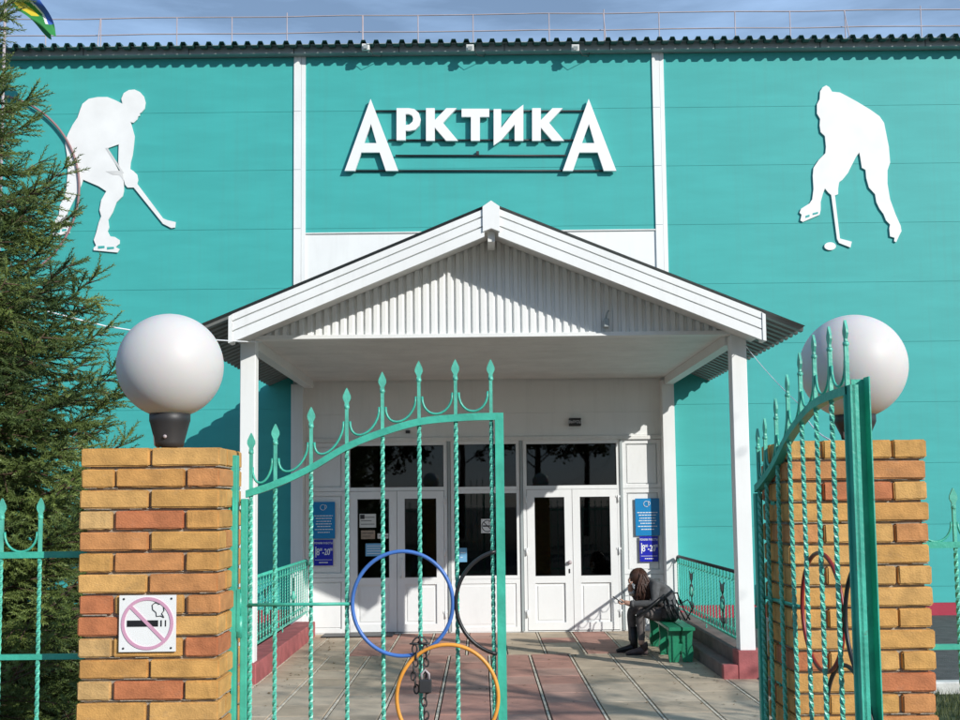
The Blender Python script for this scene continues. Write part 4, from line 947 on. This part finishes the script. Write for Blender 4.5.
def place_twigs(pos, dirs, scl):
    n_ = len(pos); d = dirs / np.linalg.norm(dirs, axis=1, keepdims=True)
    r = rs.normal(size=(n_, 3)); s_ = np.cross(d, r); s_ /= np.linalg.norm(s_, axis=1, keepdims=True); u_ = np.cross(d, s_)
    V = pos[:, None, :] + scl[:, None, None] * (TV[None, :, 0:1] * d[:, None, :] + TV[None, :, 1:2] * s_[:, None, :] + TV[None, :, 2:3] * u_[:, None, :])
    F = TF[None] + (np.arange(n_) * len(TV))[:, None, None]
    return V.reshape(-1, 3), F.reshape(-1, 3)
def spruce(x, y, H, Rb, label):
    t = thing('spruce_tree', label, 'tree', (x, y, 0))
    b = MB(); b.tube([(x, y, 0), (x, y, H * .5), (x, y, H)], [.13, .08, .01], 10); b.build('trunk', BARK, t)
    br = MB(); P = []; D = []; Sc = []; z = .25; rr = random.Random(9)
    while z < H - .1:
        rad = Rb * (1 - z / H) ** 1.3; n_ = 8 if z < H * .7 else 6
        a0 = rr.uniform(0, 6.28)
        for k in range(n_):
            a = a0 + k * 2 * PI / n_ + rr.uniform(-.25, .25); L_ = rad * rr.uniform(.72, 1.12)
            if k == 0 and any(abs(z - e_) < .07 for e_ in (3.75, 3.1, 2.5)): a = -.12; L_ = max(L_, rad * 1.12 + .06)
            ca, sa = math.cos(a), math.sin(a)
            facing = (ca > -.35)       # right half of the crown is the side in view
            pts = []
            for i in range(9):
                s = i / 8; rr_ = L_ * s; zz_ = z + .10 * L_ * s - .30 * L_ * math.sin(s * PI * .55) + .26 * L_ * s ** 3
                pts.append(Vector((x + ca * rr_, y + sa * rr_, zz_)))
            br.tube(pts, [max(.003, .018 * (1 - i / 8.5)) for i in range(9)], 5)
            nb = int(L_ / .050) if facing else int(L_ / .13)
            for i in range(nb):
                s = .18 + .82 * (i + rr.random()) / nb; j = min(7, int(s * 8)); f_ = s * 8 - j; p = pts[j].lerp(pts[j + 1], f_)
                tan = (pts[j + 1] - pts[j]).normalized(); side_ = Vector((-sa, ca, 0)) * (1 if i % 2 else -1)
                l2 = min(.42, (.10 + .40 * (1 - s)) * L_ ) * rr.uniform(.6, 1.15)
                dr = (tan * .75 + side_ * .8 + Vector((0, 0, rr.uniform(-.45, .15)))).normalized()
                e = p + dr * l2 + Vector((0, 0, -.10 * l2)); br.tube([p, (p + e) / 2 + Vector((0, 0, .02 * l2)), e], [.005, .004, .002], 4)
                m_ = max(2, int(l2 / .034)) if facing else max(1, int(l2 / .09))
                for k2 in range(m_):
                    t_ = (k2 + .5) / m_; pp = p.lerp(e, t_); sd = dr.cross(Vector((0, 0, 1))) * (1 if k2 % 2 else -1)
                    dd = dr * .8 + sd * rr.uniform(.3, 1.0) + Vector((0, 0, rr.uniform(-.55, .5)))
                    if k2 == m_ - 1: dd = dr
                    P.append(pp); D.append(dd); Sc.append(rr.uniform(.8, 1.35) * (1.0 if facing else 1.5))
            for i in range(6): P.append(pts[8 - i % 3]); D.append((pts[8] - pts[7]).normalized() + Vector((rr.uniform(-.7, .7), rr.uniform(-.7, .7), rr.uniform(-.4, .5)))); Sc.append(1.1)
        z += .135 if z < H * .8 else .14
    br.build('branches', BARK, t)
    V, F = place_twigs(np.array([tuple(p) for p in P]), np.array([tuple(d) for d in D]), np.array(Sc))
    print('spruce twigs', len(P)); npmesh('crown', V, F, [NEED], None, t)
XS = WX(-90, 400, 6.6)
spruce(XS, 6.6, 7.5, 1.98, 'tall dark green spruce standing behind the left fence')

def leafy(x, y, H, cz, rx, rz, nleaf, label, seed, name='birch_tree'):
    r2 = np.random.RandomState(seed); rr = random.Random(seed)
    t = thing(name, label, 'tree', (x, y, 0), 'street trees across the road')
    b = MB(); b.tube([(x, y, 0), (x + .1, y, H * .35), (x - .05, y + .1, H * .7), (x, y, H * .95)], [.17, .13, .07, .02], 10); b.build('trunk', BARK, t)
    br = MB(); ends = []
    for k in range(34):
        z0 = H * rr.uniform(.3, .85); a = rr.uniform(0, 6.28); L_ = rx * rr.uniform(.6, 1.0) * (1 - .5 * max(0, z0 / H - .5))
        p0 = Vector((x, y, z0)); p1 = p0 + Vector((math.cos(a) * L_ * .5, math.sin(a) * L_ * .5, L_ * .35)); p2 = p0 + Vector((math.cos(a) * L_, math.sin(a) * L_, L_ * .45))
        br.tube([p0, p1, p2], [.04, .025, .008], 5)
        for q_ in range(6):
            t_ = rr.uniform(.3, 1); s0 = p0.lerp(p1, t_ * 2) if t_ < .5 else p1.lerp(p2, t_ * 2 - 1); e = s0 + Vector((rr.uniform(-1, 1), rr.uniform(-1, 1), rr.uniform(-.5, .7))) * L_ * .35; br.tube([s0, e], [.012, .004], 4); ends.append(e)
    br.build('branches', BARK, t)
    E_ = np.array([tuple(e) for e in ends]); c = E_[r2.randint(0, len(E_), nleaf)] + r2.normal(size=(nleaf, 3)) * .17
    u = r2.normal(size=(nleaf, 3)); u /= np.linalg.norm(u, axis=1, keepdims=True); v = np.cross(u, r2.normal(size=(nleaf, 3))); v /= np.linalg.norm(v, axis=1, keepdims=True)
    s = r2.uniform(.03, .055, size=(nleaf, 1)) * (2.6 if y < -10 else 1); V = np.stack([c - u * s, c - v * s * .6, c + u * s, c + v * s * .6], 1).reshape(-1, 3); F = np.arange(nleaf * 4).reshape(-1, 4)
    npmesh('crown', V, F, [LEAF], None, t)
leafy(8.3, 2.2, 7.6, 5, 2.3, 2.4, 2900, 'leafy street tree right of the gate whose shadow falls on the paving', 21)
leafy(-4.5, -16, 9.5, 6, 3.0, 3, 9000, 'leafy tree across the road mirrored in the left glass', 22)
for k_, (x_, y_) in enumerate(((-11, -20), (8.5, -21), (13, -17), (-1, -25), (5.5, -27))):
    leafy(x_, y_, 11.5, 6, 4.2, 3, 9000, ('leafy tree furthest left across the road', 'leafy tree right across the road', 'leafy tree furthest right across the road', 'leafy tree behind the others across the road', 'leafy tree at the far back right across the road')[k_], 31 + k_)
leafy(2.5, -19, 11, 6, 3.2, 3, 9000, 'taller leafy tree across the road mirrored in the middle glass', 23)

# ------------------------------------------------------------------ grass
r3 = np.random.RandomState(8)
for sx in (-1, 1):
    n_ = 26000; x = r3.uniform(3.0, 7.0, n_) * sx - (0 if sx > 0 else 0); y = r3.uniform(5.0, 9.6, n_); h_ = r3.uniform(.03, .09, n_); a = r3.uniform(0, 6.28, n_)
    bx_, by_ = np.cos(a) * .003, np.sin(a) * .003; lx, ly = r3.normal(size=n_) * .02, r3.normal(size=n_) * .02
    V = np.stack([np.stack([x - bx_, y - by_, np.full(n_, .1)], 1), np.stack([x + bx_, y + by_, np.full(n_, .1)], 1), np.stack([x + lx, y + ly, .1 + h_], 1)], 1).reshape(-1, 3)
    struct(npmesh('grass', V, np.arange(n_ * 3).reshape(-1, 3), [GRASS], None), 'stuff')

# dry leaves and grit on the paving
rl = np.random.RandomState(17); n_ = 420
x = np.concatenate([rl.uniform(-2.3, 2.4, n_ // 2), 2.35 - np.abs(rl.normal(size=n_ // 4)) * .15, -2.05 + np.abs(rl.normal(size=n_ // 4)) * .15]); y = rl.uniform(8.2, 15.2, len(x)); a = rl.uniform(0, 6.28, len(x)); sz = rl.uniform(.006, .022, len(x)); n_ = len(x)
P0 = np.stack([x, y, np.full(n_, .006)], 1); u = np.stack([np.cos(a), np.sin(a), rl.uniform(-.2, .4, n_)], 1) * sz[:, None]; v = np.stack([-np.sin(a), np.cos(a), rl.uniform(-.1, .5, n_)], 1) * sz[:, None] * .55
V = np.stack([P0 - u, P0 - v, P0 + u, P0 + v], 1); V[:, :, 2] = np.maximum(V[:, :, 2], .004)
struct(npmesh('leaf_litter', V.reshape(-1, 3), np.arange(n_ * 4).reshape(-1, 4), [mat('dry_leaf', (.16, .10, .04), .9, .3, 3)], None), 'stuff')
